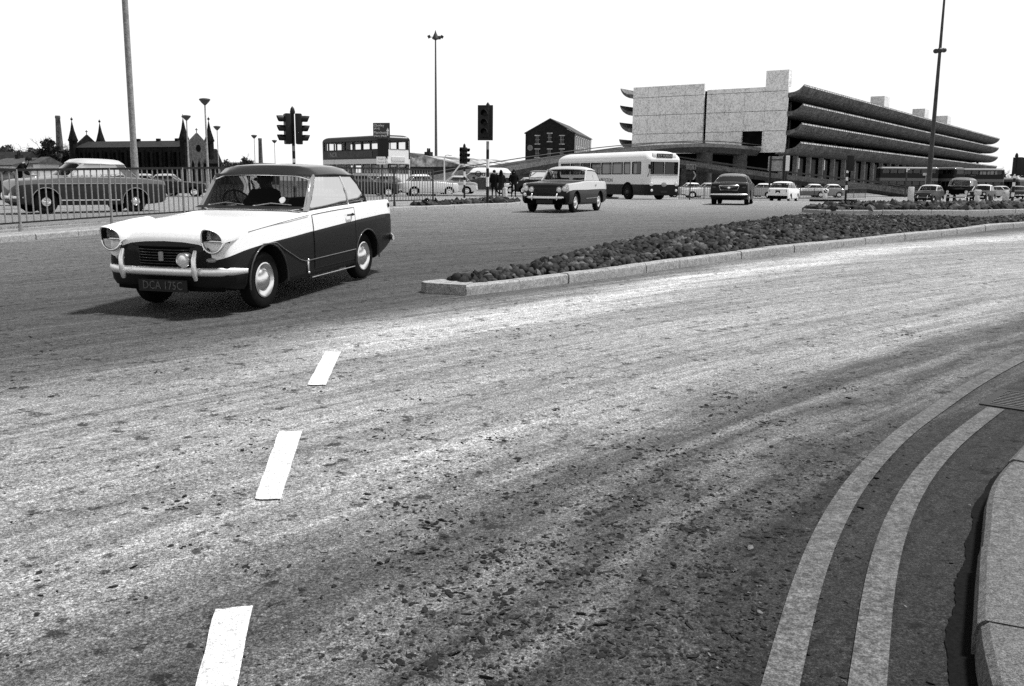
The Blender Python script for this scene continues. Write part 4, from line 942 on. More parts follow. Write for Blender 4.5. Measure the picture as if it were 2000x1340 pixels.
b=MB();b.text('NCR',Matrix.Translation((-2.6,-Wd/2-.026,2.97))@Matrix.Rotation(R(90),4,'X'),.5,depth=.003);b.build('advert_letters',greymetal,ad)
hl=L/2
b=MB();b.grid([[(hl+.008,y,z) for y in (-.95,0,.95)] for z in (3.3,2.3)]);b.build('front_panel',p_white,dd)
b=MB();b.grid([[(hl+.008,y,z) for y in (-.95,0,.95)] for z in (1.5,.5)]);b.build('front_panel',p_white,dd)
for zA,zB,yA,yB in ((3.96,4.25,-.9,.9),(3.3,3.95,-1.0,-.97),(3.3,3.95,.97,1.0),(1.5,2.3,-1.0,-.97),(1.5,2.3,.97,1.0)):
    b=MB();b.grid([[(hl+(.008 if zA<3.9 else -.05),y,z) for y in (yA,yB)] for z in (zB,zA)]);b.build('front_panel',p_white,dd)
b=MB();b.rbox((hl+.02,0,2.62),(.05,1.2,.32),.02);b.build('destination_box',mat('blind_pale',.6,amp=.2,scale=10),dd)
lampset(dd,[(hl+.02,s*.85,.9) for s in (-1,1)],.12)
f=MB();f.box((0,0,2.4),(L-.3,Wd-.2,.08));f.build('upper_floor',interior,dd)
# buses waiting by the bus station
def far_bus(label,px,Y,deg,double,gm):
    p=on(px,Y);x5=[-4.1+1.17*k for k in range(8)]
    if double:
        o=bus('double_decker_bus',label,p,R(deg),9,2.44,[.35,1.4,2.15,2.6,3.3,3.95,4.0],[bdark,PAINT(.05,'fb'),PAINT(.10,'fbb'),bdark,bdark,bdark],{1:[(a+.06,c-.06) for a,c in zip(x5,x5[1:])],4:[(a+.06,c-.06) for a,c in zip(x5,x5[1:])]},4.35,[(2.6,.5),(-2.4,.5)],PAINT(.12,'fbr'),front={1:[(-.9,.9)],4:[(-.9,.9)]},glassm=gm,group='buses standing along the bus station')
    else:
        o=bus('coach',label,p,R(deg),9,2.44,[.35,1.4,2.3,2.6],[PAINT(.04,'co'),PAINT(.04,'co'),PAINT(.1,'co2')],{1:[(a+.06,c-.06) for a,c in zip(x5,x5[1:])]},3.0,[(2.6,.5),(-2.4,.5)],PAINT(.3,'cor'),front={1:[(-.9,.9)]},glassm=gm,group='buses standing along the bus station')
    return o
gg=glassmat('bus_side_glass',.3,1.6)
far_bus('dark double-decker standing left of the tall right mast',1768,150,-8,True,gg)
far_bus('double-decker with a bright corner standing right of the tall mast',1824,152,-62,True,gg)
far_bus('dark double-decker standing behind the tall van',1897,156,-12,True,gg)
far_bus('coach standing under the far end of the bus station',1948,168,-60,False,gg)
far_bus('second coach standing behind the right traffic light',1976,176,-60,False,gg)
# ================================================================== STREET FURNITURE
def striped(b,z0,z1,r,bands,n=10):       # bands: list of (z,material) upward
    for (a,m),(c,_) in zip(bands,bands[1:]+[(z1,0)]): b.lathe([(r,a),(r,c)],n,None,m)
    b.lathe([(r,z1),(.001,z1)],n,None,bands[-1][1])
def head(root,c,ang,back=None,w_=.30,hgt=.95,lit=None):
    M=Matrix.Translation(c)@Matrix.Rotation(R(ang),4,'Z')   # head faces local +x
    b=MB(M);b.rbox((0,0,0),(.20,w_,hgt),.03);h=b.build('signal_head',blackpaint,root,smooth=40)
    for k in (-1,0,1):
        z=k*hgt*.31
        v=MB(M@Matrix.Translation((.10,0,z))@Matrix.Rotation(math.pi/2,4,'Y'))
        prof=[(.115,0),(.12,.10),(.112,.24)];arc=R(250)
        rows=[[(rr*math.cos(t+math.pi-arc/2),rr*math.sin(t+math.pi-arc/2),zz-(.05 if zz>.2 else 0)*(1-math.cos(t+math.pi-arc/2+math.pi))) for t in [arc*i/14 for i in range(15)]] for rr,zz in prof]
        v.grid(rows);v.build('visor',blackpaint,h,smooth=60)
        l=MB(M@Matrix.Translation((.105,0,z))@Matrix.Rotation(math.pi/2,4,'Y'));l.lathe([(.10,0),(.07,.02),(.001,.03)],14);l.build('lens',blackpaint,h,smooth=60)
    if back:
        b=MB(M);b.rbox((-.03,0,0),(.03,back[0],back[1]),.012);b.build('backing_board',blackpaint,root,smooth=40)
    return h
def signal(label,px,Y,zb,zp,bands,heads,fin=True,r=.05):
    p=on(px,Y);root=thing('traffic_light',label,'traffic light',(p.x,p.y,p.z+zb),0,'traffic lights at the junction')
    b=MB();striped(b,0,zp,r,bands);b.build('pole',[blackpaint,whitepaint,greymetal],root,smooth=40)
    for h in heads: head(root,*h[:2],**(h[2] if len(h)>2 else {}))
    if fin:
        top=max(h[0][2] for h in heads)+.47+fin*1.0-1
        b=MB();b.lathe([(.075,0),(.085,.06),(.06,.16),(.02,.22),(.001,.23)],12,Matrix.Translation((0,0,top)));b.lathe([(.05,-1.0),(.05,0)],10,Matrix.Translation((0,0,top)));b.build('finial',blackpaint,root,smooth=50)
    return root
def zpx(py,Y,px=1000): return at(px,py,Y).z     # height of a picture row at depth Y
g0=lambda px,Y: on(px,Y).z
Y=30;z=g0(577,Y)
signal('twin-headed traffic light rising behind the roof of the near two-tone saloon',577,Y,.1,zpx(281,Y,577)-z-.1,[(0,0),(.6,1),(1.0,0),(1.35,1),(zpx(310,Y,577)-z-.1,0),(zpx(295,Y,577)-z-.1,2)],[((-.16,-.03,zpx(252,Y,577)-z-.1),205,dict(w_=.34)),((.19,.0,zpx(252,Y,577)-z-.1),8,dict(w_=.34))],fin=True)
Y=33;z=g0(952,Y)+.15;q=lambda y: zpx(y,Y,952)-z
signal('tall traffic light with a large black board on a striped pole beside the cobbles',952,Y,.15,q(276),[(0,0),(q(364.5),1),(q(346),0),(q(329),1),(q(311),0),(q(292),2)],[((-.09,-.05,q(240)),-98,dict(back=(.54,1.2),hgt=1.0))],r=.052)
Y=55;z=g0(907,Y);q=lambda y: zpx(y,Y,907)-z
signal('small traffic light on a striped pole in front of the white car and the van',907,Y,0,q(318),[(0,0),(q(361),1),(q(352),0),(q(345),1),(q(335),0),(q(326),1)],[((.02,-.05,q(304)),-30,dict(back=(.36,.95))),((-.12,-.02,q(304)),-100,{})],r=.06)
Y=58;z=g0(1651,Y);q=lambda y: zpx(y,Y,1651)-z
signal('traffic light seen from behind on a striped pole on the tiny splitter island',1651,Y,.13,q(337),[(0,0),(q(375),1),(q(366),0),(q(357),1),(q(350),0),(q(342),1)],[((.14,.0,q(323)),80,dict(back=(.44,.95)))],fin=False,r=.07)
Y=49;z=g0(1976,Y);q=lambda y: zpx(y,Y,1976)-z
signal('black-boarded traffic light on a striped pole at the right edge',1976,Y,0,q(340),[(0,0),(q(384),1),(q(376),0),(q(364),1),(q(356),0),(q(348),1)],[((.16,.0,q(325)),85,dict(back=(.66,.92)))],r=.07)
# sign post with direction board, signal board and town-centre arrow
Y=52;z=g0(747,Y);q=lambda y: zpx(y,Y,747)-z;p=on(747,Y)
sp=thing('sign_post','sign post by the double-decker with a dark direction board above a white arrow sign','road sign',p,0)
b=MB();b.tube([(0,.08,0),(0,.08,q(262))],.06,10);b.build('post',blackpaint,sp,smooth=40)
Ms=Matrix.Rotation(R(-14),4,'Z')
b=MB(Ms);b.rbox((0,0,q(255.5)),(.98,.05,q(240)-q(271)),.012);db=b.build('direction_board',mat('sign_dark',.03,rough=.5,amp=.4,scale=20),sp)
Mf=lambda x,zz:Ms@Matrix.Translation((x,-.03,zz))@Matrix.Rotation(R(90),4,'X')
b=MB()
for t,x,y,s in (('Chorley',-.45,245,.19),('(A 6)',-.42,251,.16),('Manchester',-.45,259,.19),('(M61) (M62)',-.45,265.5,.15)): b.text(t,Mf(x,q(y)),s,align='LEFT')
b.add([Mf(.38,q(257))@Vector(v) for v in ((-.03,-.22,0),(.03,-.22,0),(.03,.02,0),(.09,.02,0),(0,.20,0),(-.09,.02,0),(-.03,.02,0))],[(0,1,2,3,4,5,6)]);b.build('board_lettering',whitepaint,db)
b=MB(Ms);b.rbox((.06,.03,q(288.5)),(.64,.06,q(271.5)-q(306)),.02);b.build('backing_board',blackpaint,sp)
b=MB(Ms);x0,x1,h2=-.31,.33,(q(306)-q(321))/2
b.add([(x0,-.03,q(313.5)-h2),(x1-.12,-.03,q(313.5)-h2),(x1,-.03,q(313.5)),(x1-.12,-.03,q(313.5)+h2),(x0,-.03,q(313.5)+h2)]+[(x0,.0,q(313.5)-h2),(x1-.12,.0,q(313.5)-h2),(x1,.0,q(313.5)),(x1-.12,.0,q(313.5)+h2),(x0,.0,q(313.5)+h2)],[(0,1,2,3,4),(9,8,7,6,5),(0,5,6,1),(1,6,7,2),(2,7,8,3),(3,8,9,4),(4,9,5,0)])
ab=b.build('arrow_sign',mat('bright_sign_white',.95,rough=.4),sp)
b=MB();b.text('Town',Mf(-.06,q(310.5)),.14);b.text('Centre',Mf(-.06,q(317)),.14);b.add([Mf(0,q(313.5))@Vector(v) for v in ((.17,.16,0),(.22,.16,0),(.30,0,0),(.22,-.16,0),(.17,-.16,0),(.245,0,0))],[(0,1,2,5),(5,2,3,4)]);b.build('arrow_lettering',mat('faint_letters',.18),ab)
# chevron sign by the bus
Y=64;z=g0(1347,Y);q=lambda y: zpx(y,Y,1347)-z;p=on(1347,Y)
cs=thing('road_sign','dark chevron sign under a small pale board beside the single-decker bus','road sign',p,R(-4))
b=MB();b.tube([(0,.06,0),(0,.06,q(322))],.045,8);b.build('post',darkmetal,cs)
b=MB();b.rbox((0,0,q(326)),(.66,.04,q(321)-q(331)),.01);pb=b.build('small_board',mat('board_pale',.16,amp=.5,scale=15),cs)
F2=lambda x,zz: Matrix.Translation((x,-.025,zz))@Matrix.Rotation(R(90),4,'X')
b=MB();b.text('Local',F2(-.08,q(324)),.15);b.text('Centre',F2(-.08,q(328.3)),.14);b.add([F2(.22,q(326))@Vector(v) for v in ((-.02,-.14,0),(.02,-.14,0),(.02,.03,0),(.07,.03,0),(0,.14,0),(-.07,.03,0),(-.02,.03,0))],[(0,1,2,3,4,5,6)]);b.build('board_lettering',blackpaint,pb)
h2=(q(333)-q(352))/2;zc=q(342.5);P5=[(-.35,-h2),(.20,-h2),(.46,0),(.20,h2),(-.35,h2)]
b=MB();b.add([(x,-.02,zc+y) for x,y in P5]+[(x,.02,zc+y) for x,y in P5],[(0,1,2,3,4),(9,8,7,6,5)]+[(i,5+i,5+(i+1)%5,(i+1)%5) for i in range(5)]);ch=b.build('chevron_board',blackpaint,cs)
b=MB();b.add([F2(0,zc)@Vector((x,y,0)) for x,y in ((.13,-h2*.85),(.22,-h2*.85),(.38,0),(.22,h2*.85),(.13,h2*.85),(.29,0))],[(0,1,2,5),(5,2,3,4)]);b.build('chevron',mat('chevron_grey',.35,amp=.2,scale=20),ch)
b=MB();b.text('Railway',F2(-.12,zc+.16),.12);b.text('Bus Station',F2(-.10,zc-.15),.11);b.build('chevron_lettering',mat('faint_letters3',.07),ch)
# large sign seen from behind
Y=86;q=lambda y,px=1520: zpx(y,Y,px);p=on(1518,Y)
bs=thing('large_road_sign','large blank-backed sign on two dark posts with a bright edge panel above the parked cars','road sign',p,0)
lx=lambda px: at(px,330,Y).x-p.x
b=MB();b.rbox((lx(1515),.12,(q(306)+q(334))/2-p.z),(lx(1529)-lx(1500),.08,q(306)-q(334)),.02);b.build('sign_board',mat('board_back',.30,amp=.4,scale=4,detail=10),bs)
for px,pyb,w2 in ((1504.5,340,.14),(1531,362,.2)): b=MB();b.box((lx(px),0,(q(305)-p.z)/2),(w2,.14,q(305)-p.z));b.build('post',blackpaint,bs)
b=MB();b.box((lx(1517),.02,q(312)-p.z),(lx(1531)-lx(1504),.1,.10));b.build('rail',darkmetal,bs)
b=MB();b.rbox((lx(1537),-.05,(q(304)+q(334))/2-p.z),(.36,.16,q(304)-q(334)),.03);b.build('edge_panel',p_white,bs)
b=MB();b.box((lx(1536),.05,(q(334)-p.z)/2),(.12,.12,q(334)-p.z));b.build('post',blackpaint,bs)
# P sign and plain sign
Y=110;p=on(1767,Y);ps=thing('parking_sign','thin dark post topped with a white letter P in front of the bus station','road sign',p,0);q=lambda y: zpx(y,Y,1767)-p.z
b=MB();b.tube([(0,0,0),(0,0,q(336))],.09,8);b.build('post',darkmetal,ps)
b=MB();b.text('P',Matrix.Translation((.1,-.05,q(332)))@Matrix.Rotation(R(90),4,'X'),.85,depth=.06);b.build('letter',p_white,ps)
Y=112;p=on(1806,Y);ps=thing('road_sign','narrow pale rectangular sign on a light post beside the tall right mast','road sign',p,0);q=lambda y: zpx(y,Y,1806)-p.z
b=MB();b.tube([(0,.05,0),(0,.05,q(341))],.08,8);b.build('post',greymetal,ps)
b=MB();b.rbox((.02,0,q(340.5)),(.95,.05,.30),.01);b.build('board',mat('sign_pale',.45,amp=.4,scale=10),ps)
# bollards
def bollard(label,px,Y,y0,y1,wpx,shape='box',m=None,sym=None):
    p=on(px,Y);hgt=zpx(y0,Y,px)-p.z;wd=wpx*Y/1800.
    o=thing('bollard',label,'bollard',p,R(10),'bollards at the junction')
    if shape=='box':
        b=MB();b.rbox((0,0,hgt*.86),(wd,wd*.5,hgt*.30),.04);b.rbox((0,0,hgt*.36),(wd*.62,wd*.42,hgt*.71),.03);b.build('body',m or whitepaint,o,smooth=40)
        b=MB();b.rbox((0,0,.04),(wd*1.1,wd*.9,.10),.02);b.build('base',darkmetal,o)
    elif shape=='slab':
        b=MB();b.rbox((0,0,hgt/2+.02),(wd,wd*.45,hgt-.04),.04);b.build('body',m or whitepaint,o,smooth=40)
        b=MB();b.rbox((0,0,.03),(wd*1.05,wd*.6,.06),.02);b.build('base',darkmetal,o)
    else:
        b=MB();b.lathe([(wd/2,0),(wd/2,hgt*.9),(wd*.44,hgt*.97),(.001,hgt)],14);b.lathe([(wd*.53,hgt*.8),(wd*.53,hgt*.84)],14);b.build('body',m or whitepaint,o,smooth=40)
        b=MB();b.lathe([(wd*.6,0),(wd*.6,.06),(.01,.07)],14);b.build('base',darkmetal,o)
    if sym:
        b=MB();b.lathe([(wd*.30,0),(.001,0)],16,Matrix.Translation((-wd*.12,-wd*.27,hgt*.86))@Matrix.Rotation(R(90),4,'X'));d=b.build('arrow_disc',blackpaint,o)
        b=MB();b.beam((-wd*.24,-wd*.285,hgt*.92),(-wd*.0,-wd*.285,hgt*.80),.03,.05);b.build('arrow',whitepaint,d)
    return o
bollard('white keep-left bollard with a dark arrow disc on the tiny splitter island',1611,56,370,393,12,sym=True)
bollard('white slab bollard beside the small dark car at the right',1778,80,365,384,11,'slab',mat('bollard_grey',.55,amp=.3,scale=10))
bollard('tall white box bollard on the far cobbled island in front of the dark saloon',1907,41,371,402,13,'box',mat('bollard_grey',.55,amp=.3,scale=10))
bollard('short dark post on the far cobbled island right of the tall white bollard',1932,41.5,381,404,5.5,'round',darkmetal)
bollard('wide pale slab bollard left of the right edge traffic light',1963,52,374,398,12,'slab',mat('bollard_grey2',.40,amp=.4,scale=8))
bollard('white round bollard right of the standing people near the four-lamp saloon',1026,57,364,383,8,'round')
bollard('white round bollard between the two groups of waiting people',986.5,58,366,386,9.5,'round',mat('bollard_grey',.55,amp=.3,scale=10))
# left railing
def rpt(t):
    p=rl(t);return Vector((p.x,p.y,gz(p.x,p.y)+.11))
ts=[-.41,-.275,-.137,0,.139,.272,.41,.553,.70,.846,1.0];o0=rpt(0)
rail=thing('railing','grey bar railing with dark top rail along the left pavement','railing',o0,0)
m_bar=mat('railing_grey',.25,rough=.6,amp=.35,scale=40);m_top=mat('railing_top',.012,rough=.6,spec=.3,amp=.3,scale=20)
HT=1.12
for t in ts:
    p=rpt(t)-o0;b=MB();b.tube([p-Vector((0,0,.15)),p+Vector((0,0,HT+.01))],.028,8);b.tube([p-Vector((0,0,.02)),p+Vector((0,0,.12))],.04,8);b.build('post',m_bar if t<.6 else darkmetal,rail,smooth=40)
for a,c in zip(ts,ts[1:]):
    A,C=rpt(a)-o0,rpt(c)-o0
    b=MB();b.beam(A+Vector((0,0,.16)),C+Vector((0,0,.16)),.03,.03);b.build('bottom_rail',m_top,rail)
    b=MB();b.beam(A+Vector((0,0,HT)),C+Vector((0,0,HT)),.05,.045);b.build('top_rail',m_top,rail)
    b=MB();n=13
    for k in range(1,n+1):
        p=A.lerp(C,k/(n+1));b.tube([p+Vector((0,0,.17)),p+Vector((0,0,HT-.02))],.0135,6)
    b.build('bars',m_bar,rail,smooth=40)
# low pale railing beyond it, and the car park fence
def lowfence(name,label,P,hgt,m,pitch_,pr=.03,bars=True,posts=2.2):
    P=[p if isinstance(p,Vector) else on(*p) for p in P];o0=P[0];f=thing(name,label,'fence',o0,0)
    for A,C in zip(P,P[1:]):
        L=(C-A).length;n=max(1,round(L/posts));A2,C2=A-o0,C-o0
        for k in range(n+1):
            p=A2.lerp(C2,k/n);b=MB();b.tube([p-Vector((0,0,.1)),p+Vector((0,0,hgt))],pr,6);b.build('post',m,f)
        b=MB()
        for z in (.12,hgt): b.beam(A2+Vector((0,0,z)),C2+Vector((0,0,z)),.04,.05)
        if bars:
            nb=int(L/pitch_)
            for k in range(1,nb): p=A2.lerp(C2,k/nb);b.tube([p+Vector((0,0,.12)),p+Vector((0,0,hgt))],.014,4)
        b.build('bar_panel',m,f)
    return f
lowfence('railing','short pale bar railing between the main railing and the striped small signal',[(852,60),(884,61)],1.0,lightmetal,.16)
lowfence('car_park_fence','low mesh fence with thin posts in front of the parked cars',[(1326,70),(1420,75),(1500,80),(1590,86),(1690,95)],1.05,mat('fence_grey',.10,amp=.3,scale=10),.30,.03,True,3)
# ---- lamp columns
def column(label,px,Y,ztop,r0,r1,m,step=None,headf=None,cat='lamp post',rot=0,name='lamp_post',group=None):
    p=on(px,Y);c=thing(name,label,cat,p,R(rot),group);h=ztop-p.z
    pr=[(r0,0),(r0*.97,step or h*.2),(r1*1.25 if step else lerp(r0,r1,.2),(step+.12) if step else h*.2),(r1,h)]
    b=MB();b.lathe(pr,14);b.lathe([(r0*1.5,0),(r0*1.5,.08),(r0,.1)],14);b.build('pole',m,c,smooth=50)
    if headf: headf(c,h)
    return c
def bowl(c,h,s=1.0):
    b=MB();b.lathe([(.05*s,0),(.12*s,.06*s),(.28*s,.22*s),(.42*s,.40*s),(.46*s,.47*s)],20,Matrix.Translation((0,0,h)));b.lathe([(.46*s,.47*s),(.40*s,.53*s),(.2*s,.57*s),(.001,.58*s)],20,Matrix.Translation((0,0,h)));b.build('lamp_bowl',mat('lamp_bowl',.05,rough=.5,amp=.4,scale=10),c,smooth=50)
mcol=mat('column_concrete',.22,rough=.8,amp=.45,scale=9,detail=12,nrough=.9)
column('tall grey lamp column rising out of the frame behind the parked saloon',268,31.5,14,.12,.082,mcol,step=zpx(292,31.5,260)-g0(268,31.5))
mcl=mat('lamp_column_pale',.34,rough=.7,amp=.4,scale=8)
for px,Y,py,l in ((371,98,236,'bowl-topped lamp post in front of the right church spire'),(408,78,206,'tallest bowl-topped lamp post just right of the church'),(429,120,255,'bowl-topped lamp post standing clear of the church to its right'),(500,143,271,'thin bowl-topped lamp post left of the distant chimney'),(539,163,280,'smallest bowl-topped lamp post left of the twin-headed traffic light')):
    column(l,px,Y,zpx(py,Y,px),.10 if Y<110 else .07,.06 if Y<110 else .045,mcl,headf=lambda c,h: bowl(c,h),group='bowl-topped lamp posts beyond the railing')
def flood(c,h):
    b=MB();b.lathe([(.12,-.2),(.55,0),(.5,.2),(.15,.9),(.03,1.3)],14,Matrix.Translation((0,0,h)));b.build('mast_head',darkmetal,c,smooth=50)
    for a in (0,180,60):
        M=Matrix.Translation((0,0,h+.2))@Matrix.Rotation(R(a),4,'Z');b=MB(M);b.beam((0,0,0),(.9,0,.1),.08,.08);b.rbox((1.0,0,.12),(.45,.5,.42),.06,rot=Matrix.Rotation(R(25),3,'Y'));b.build('floodlight',darkmetal,c)
column('very tall thin floodlight mast between the double-decker and the small traffic light',852,150,zpx(76,150,848),.26,.11,mat('mast_dark',.09,rough=.6,amp=.4,scale=5),headf=flood,cat='floodlight mast',name='light_mast')
mk=column('very tall dark mast with a bracket in front of the bus station',1811,98,zpx(-60,98,1835),.27,.085,mat('mast_dark2',.035,rough=.6,amp=.5,scale=3),cat='mast',name='light_mast')
zb=zpx(99,98,1832)-mk.location.z
b=MB();b.lathe([(.10,-.25),(.34,-.1),(.34,.12),(.10,.3)],14,Matrix.Translation((0,0,zb)))
for s in (-1,1): b.ell((s*.40,0,.0+zb+ (.05 if s>0 else -.05)),(.30,.2,.24),10,8)
b.build('bracket',darkmetal,mk,smooth=50)
sn=thing('lamp_post','pale swan-neck lamp post in front of the low roofs right of the thin mast','lamp post',on(868,100),0)
hh=zpx(308,100,868)-sn.location.z
b=MB();b.tube([(0,0,0),(0,0,hh-.3),(.03,0,hh),(.12,0,hh+.2),(.3,0,hh+.3),(.45,0,hh+.3)],[.09,.07,.06,.06,.06,.06],8);b.build('pole',whitepaint,sn,smooth=60)
b=MB();b.ell((.62,0,hh+.27),(.25,.12,.09),10,6);b.build('lamp_head',whitepaint,sn,smooth=60)
ba=thing('barrier_arm','white raised barrier arm left of the delivery van roof','barrier',on(884,100),0)
z0=zpx(341,100,886)-ba.location.z;z1=zpx(319,100,902)-ba.location.z
b=MB();b.rbox((0,0,z0/2),(.4,.3,z0),.04);b.build('post',greymetal,ba)
b=MB();b.tube([(0,-.2,z0),(.95,-.2,z1)],.07,8);b.build('arm',whitepaint,ba)
# ================================================================== PEOPLE
skin=mat('skin',.30,rough=.6,spec=.3,amp=.15,scale=40);cloth_d=mat('cloth_dark',.007,rough=.95,spec=.05,amp=.4,scale=60);cloth_m=mat('cloth_mid',.03,rough=.95,spec=.05,amp=.5,scale=60);hairm=mat('hair_dark',.008,rough=.8,spec=.2,amp=.4,scale=80)
def body_mesh(J,edges,rad,name,mats,mfun,sub=1):
    names=list(J);me=bpy.data.meshes.new(name);me.from_pydata([J[n] for n in names],[(names.index(a),names.index(b)) for a,b in edges],[])
    o=bpy.data.objects.new(name,me);COL.objects.link(o);m=o.modifiers.new('s','SKIN');m.use_smooth_shade=True
    for i,n in enumerate(names):
        r=rad[n];o.data.skin_vertices[0].data[i].radius=(r,r) if not isinstance(r,tuple) else r
        o.data.skin_vertices[0].data[i].use_root=(n=='pelvis')
    s=o.modifiers.new('u','SUBSURF');s.levels=sub;s.render_levels=sub
    em=evalmesh(o);o.modifiers.clear();o.data=em;bpy.data.meshes.remove(me)
    em.materials.clear()
    for x in mats: em.materials.append(x)
    for p in em.polygons: p.material_index=mfun(p.center);p.use_smooth=True
    return o
def person(label,pos,rz,pose=None,h=1.74,mats=None,coat=None,hood=False,name='person',scarf=False,hairlen=0,seated=False,group=None):
    k=h/1.74;root=thing(name,label,'person',pos,R(rz),group)
    J=dict(pelvis=(0,0,.95),spine=(.01,0,1.12),chest=(.02,0,1.32),neck=(0,0,1.47),head=(.02,0,1.56),crown=(.02,0,1.66),nose=(.125,0,1.585),
      sL=(0,.17,1.40),eL=(-.03,.24,1.13),wL=(.06,.25,.90),hL=(.09,.245,.83),sR=(0,-.17,1.40),eR=(-.03,-.24,1.13),wR=(.06,-.25,.90),hR=(.09,-.245,.83),
      pL=(0,.10,.90),kL=(.02,.11,.50),aL=(-.02,.12,.09),tL=(.14,.14,.04),pR=(0,-.10,.90),kR=(.02,-.11,.50),aR=(-.02,-.12,.09),tR=(.14,-.14,.04))
    if pose: J.update(pose)
    E_=[('pelvis','spine'),('spine','chest'),('chest','neck'),('neck','head'),('head','crown'),('head','nose')]
    for s in 'LR': E_+=[('chest','s'+s),('s'+s,'e'+s),('e'+s,'w'+s),('w'+s,'h'+s),('pelvis','p'+s),('p'+s,'k'+s),('k'+s,'a'+s),('a'+s,'t'+s)]
    rad=dict(pelvis=.145,spine=.135,chest=.15,neck=.062,head=.085,crown=.072,nose=.016)
    for s in 'LR':
        rad.update({'s'+s:.072,'e'+s:.046,'w'+s:.032,'h'+s:.034,'p'+s:.095,'k'+s:.062,'a'+s:.045,'t'+s:.038})
        w_,hd=Vector(J['w'+s]),Vector(J['h'+s]);d=(hd-w_).normalized();side=d.cross(Vector((0,0,1)))
        if side.length<.1: side=d.cross(Vector((1,0,0)))
        side.normalize();up=side.cross(d)
        for i,(o_,l) in enumerate(((-.028,.075),(-.010,.085),(.010,.08),(.026,.062))):
            a='f%d%s'%(i,s);c='g%d%s'%(i,s);J[a]=tuple(hd+side*o_+d*.045);J[c]=tuple(hd+side*o_*1.1+d*(.045+l*.6)-up*.022)
            rad[a]=.010;rad[c]=.008;E_+=[('h'+s,a),(a,c)]
        a='m'+s;J[a]=tuple(hd+side*-.045+d*.03-up*.015);rad[a]=.010;E_.append(('h'+s,a))
    J={n:tuple(v*k for v in q) for n,q in J.items()}
    nz=J['neck'][2]+.01;hz_={s:Vector(J['w'+s]) for s in 'LR'}
    def mf(c):
        if c.z>nz: return 0
        for s in 'LR':
            if (c-Vector(J['h'+s])).length<.12*k: return 0
        if c.z<.08*k and not seated: return 2
        return 1
    b=body_mesh(J,E_,{n:(r*k,r*k) for n,r in rad.items()},'body',mats or [skin,cloth_d,rubber],mf);b.parent=root
    hd=Vector(J['head']);cw=Vector(J['crown'])
    for s in (-1,1):
        q=MB();q.ell(hd+Vector((.088,s*.032,.028))*k,(.008,.014,.009),8,6);q.build('eye',black,root)
        q=MB();q.ell(hd+Vector((.0,s*.088,.01))*k,(.018,.012,.032),8,6);q.build('ear',(mats or [skin])[0],root,smooth=60)
    q=MB();q.ell(hd+Vector((.088,0,-.05))*k,(.006,.024,.007),8,6);q.build('mouth',mat('lips',.12),root)
    q=MB();rows=[]
    for i in range(9):
        a=R(90-i*(115+hairlen)/8);rows.append([cw+Vector((-.02,0,-.045))*k+Vector((math.cos(a)*math.cos(t)*.108*(1 if math.cos(t)<.3 or a>R(35) else .86),math.cos(a)*math.sin(t)*.104,math.sin(a)*.118+(.03 if a<R(20) and math.cos(t)>.25 else 0)))*k for t in [2*math.pi*j/16 for j in range(16)]])
    q.grid(rows,closed=True);q.build('hair',hairm,root,smooth=60)
    if coat:
        zt,zb,w0,w1,m=coat;rows=[]
        for z,fx,fy in ((zt,.10,.15),(zt-.04,.145,.225),(zt-.14,.165,.235),(lerp(zt,zb,.45),.155,.20),(lerp(zt,zb,.75),w0*.8,w0),(zb,w1*.8,w1)):
            rows.append([Vector((.01+fx*math.cos(t)*(1+.03*math.sin(5*t+z*9)),fy*math.sin(t)*(1+.03*math.sin(4*t+z*7)),z))*k for t in [2*math.pi*j/24 for j in range(24)]])
        q=MB();q.grid(rows,closed=True);q.build('coat',m,root,smooth=60)
        for s in 'LR':
            q=MB();S_,E2,W2=Vector(J['s'+s]),Vector(J['e'+s]),Vector(J['w'+s]);q.tube([S_,S_.lerp(E2,.5),E2,E2.lerp(W2,.9)],[.088*k,.075*k,.066*k,.055*k],12);q.build('sleeve',m,root,smooth=60)
    if hood:
        q=MB();rows=[[Vector((.0+x0+rx*math.cos(t),ry*math.sin(t),z))*k for t in [2*math.pi*j/16 for j in range(16)]] for z,rx,ry,x0 in ((1.36,.16,.20,0),(1.46,.125,.14,0),(1.56,.125,.125,-.01),(1.68,.10,.10,-.02),(1.77,.05,.05,-.03),(1.80,.005,.005,-.03))]
        q.grid(rows,closed=True);q.build('hood',hood,root,smooth=60)
    return root
pp=on(965,60);person('person in a long dark coat standing nearest the tall traffic light pole',pp,95,h=1.74,coat=(1.46,.62,.20,.23,cloth_d),group='people waiting by the striped pole')
pp=on(978.5,60.5);person('person in a dark hooded cape beside the white round bollard',pp,70,dict(eR=(.05,-.27,1.14),wR=(.16,-.24,.98),hR=(.22,-.22,.93)),h=1.70,coat=(1.44,.45,.22,.27,cloth_m),hood=cloth_d,group='people waiting by the striped pole')
pp=on(1003,59.5);person('person in a short dark duffel coat standing apart with feet together',pp,-80,dict(eL=(-.02,.29,1.15),wL=(.09,.24,.97),hL=(.13,.21,.93),eR=(-.02,-.29,1.15),wR=(.09,-.24,.97),hR=(.13,-.21,.93)),h=1.72,coat=(1.46,.80,.25,.31,cloth_d),hood=cloth_d,group='people waiting by the striped pole')
pp=on(38,30);person('person in dark clothes leaning forward beside the saloon at the left edge',pp,20,dict(spine=(.06,0,1.10),chest=(.18,0,1.28),neck=(.27,0,1.40),head=(.34,0,1.47),crown=(.39,0,1.56),nose=(.44,0,1.44),sL=(.16,.17,1.34),sR=(.16,-.17,1.34),eL=(.28,.24,1.10),wL=(.46,.2,1.05),hL=(.53,.18,1.05),eR=(.28,-.24,1.10),wR=(.46,-.2,1.05),hR=(.53,-.18,1.05)),h=1.80)
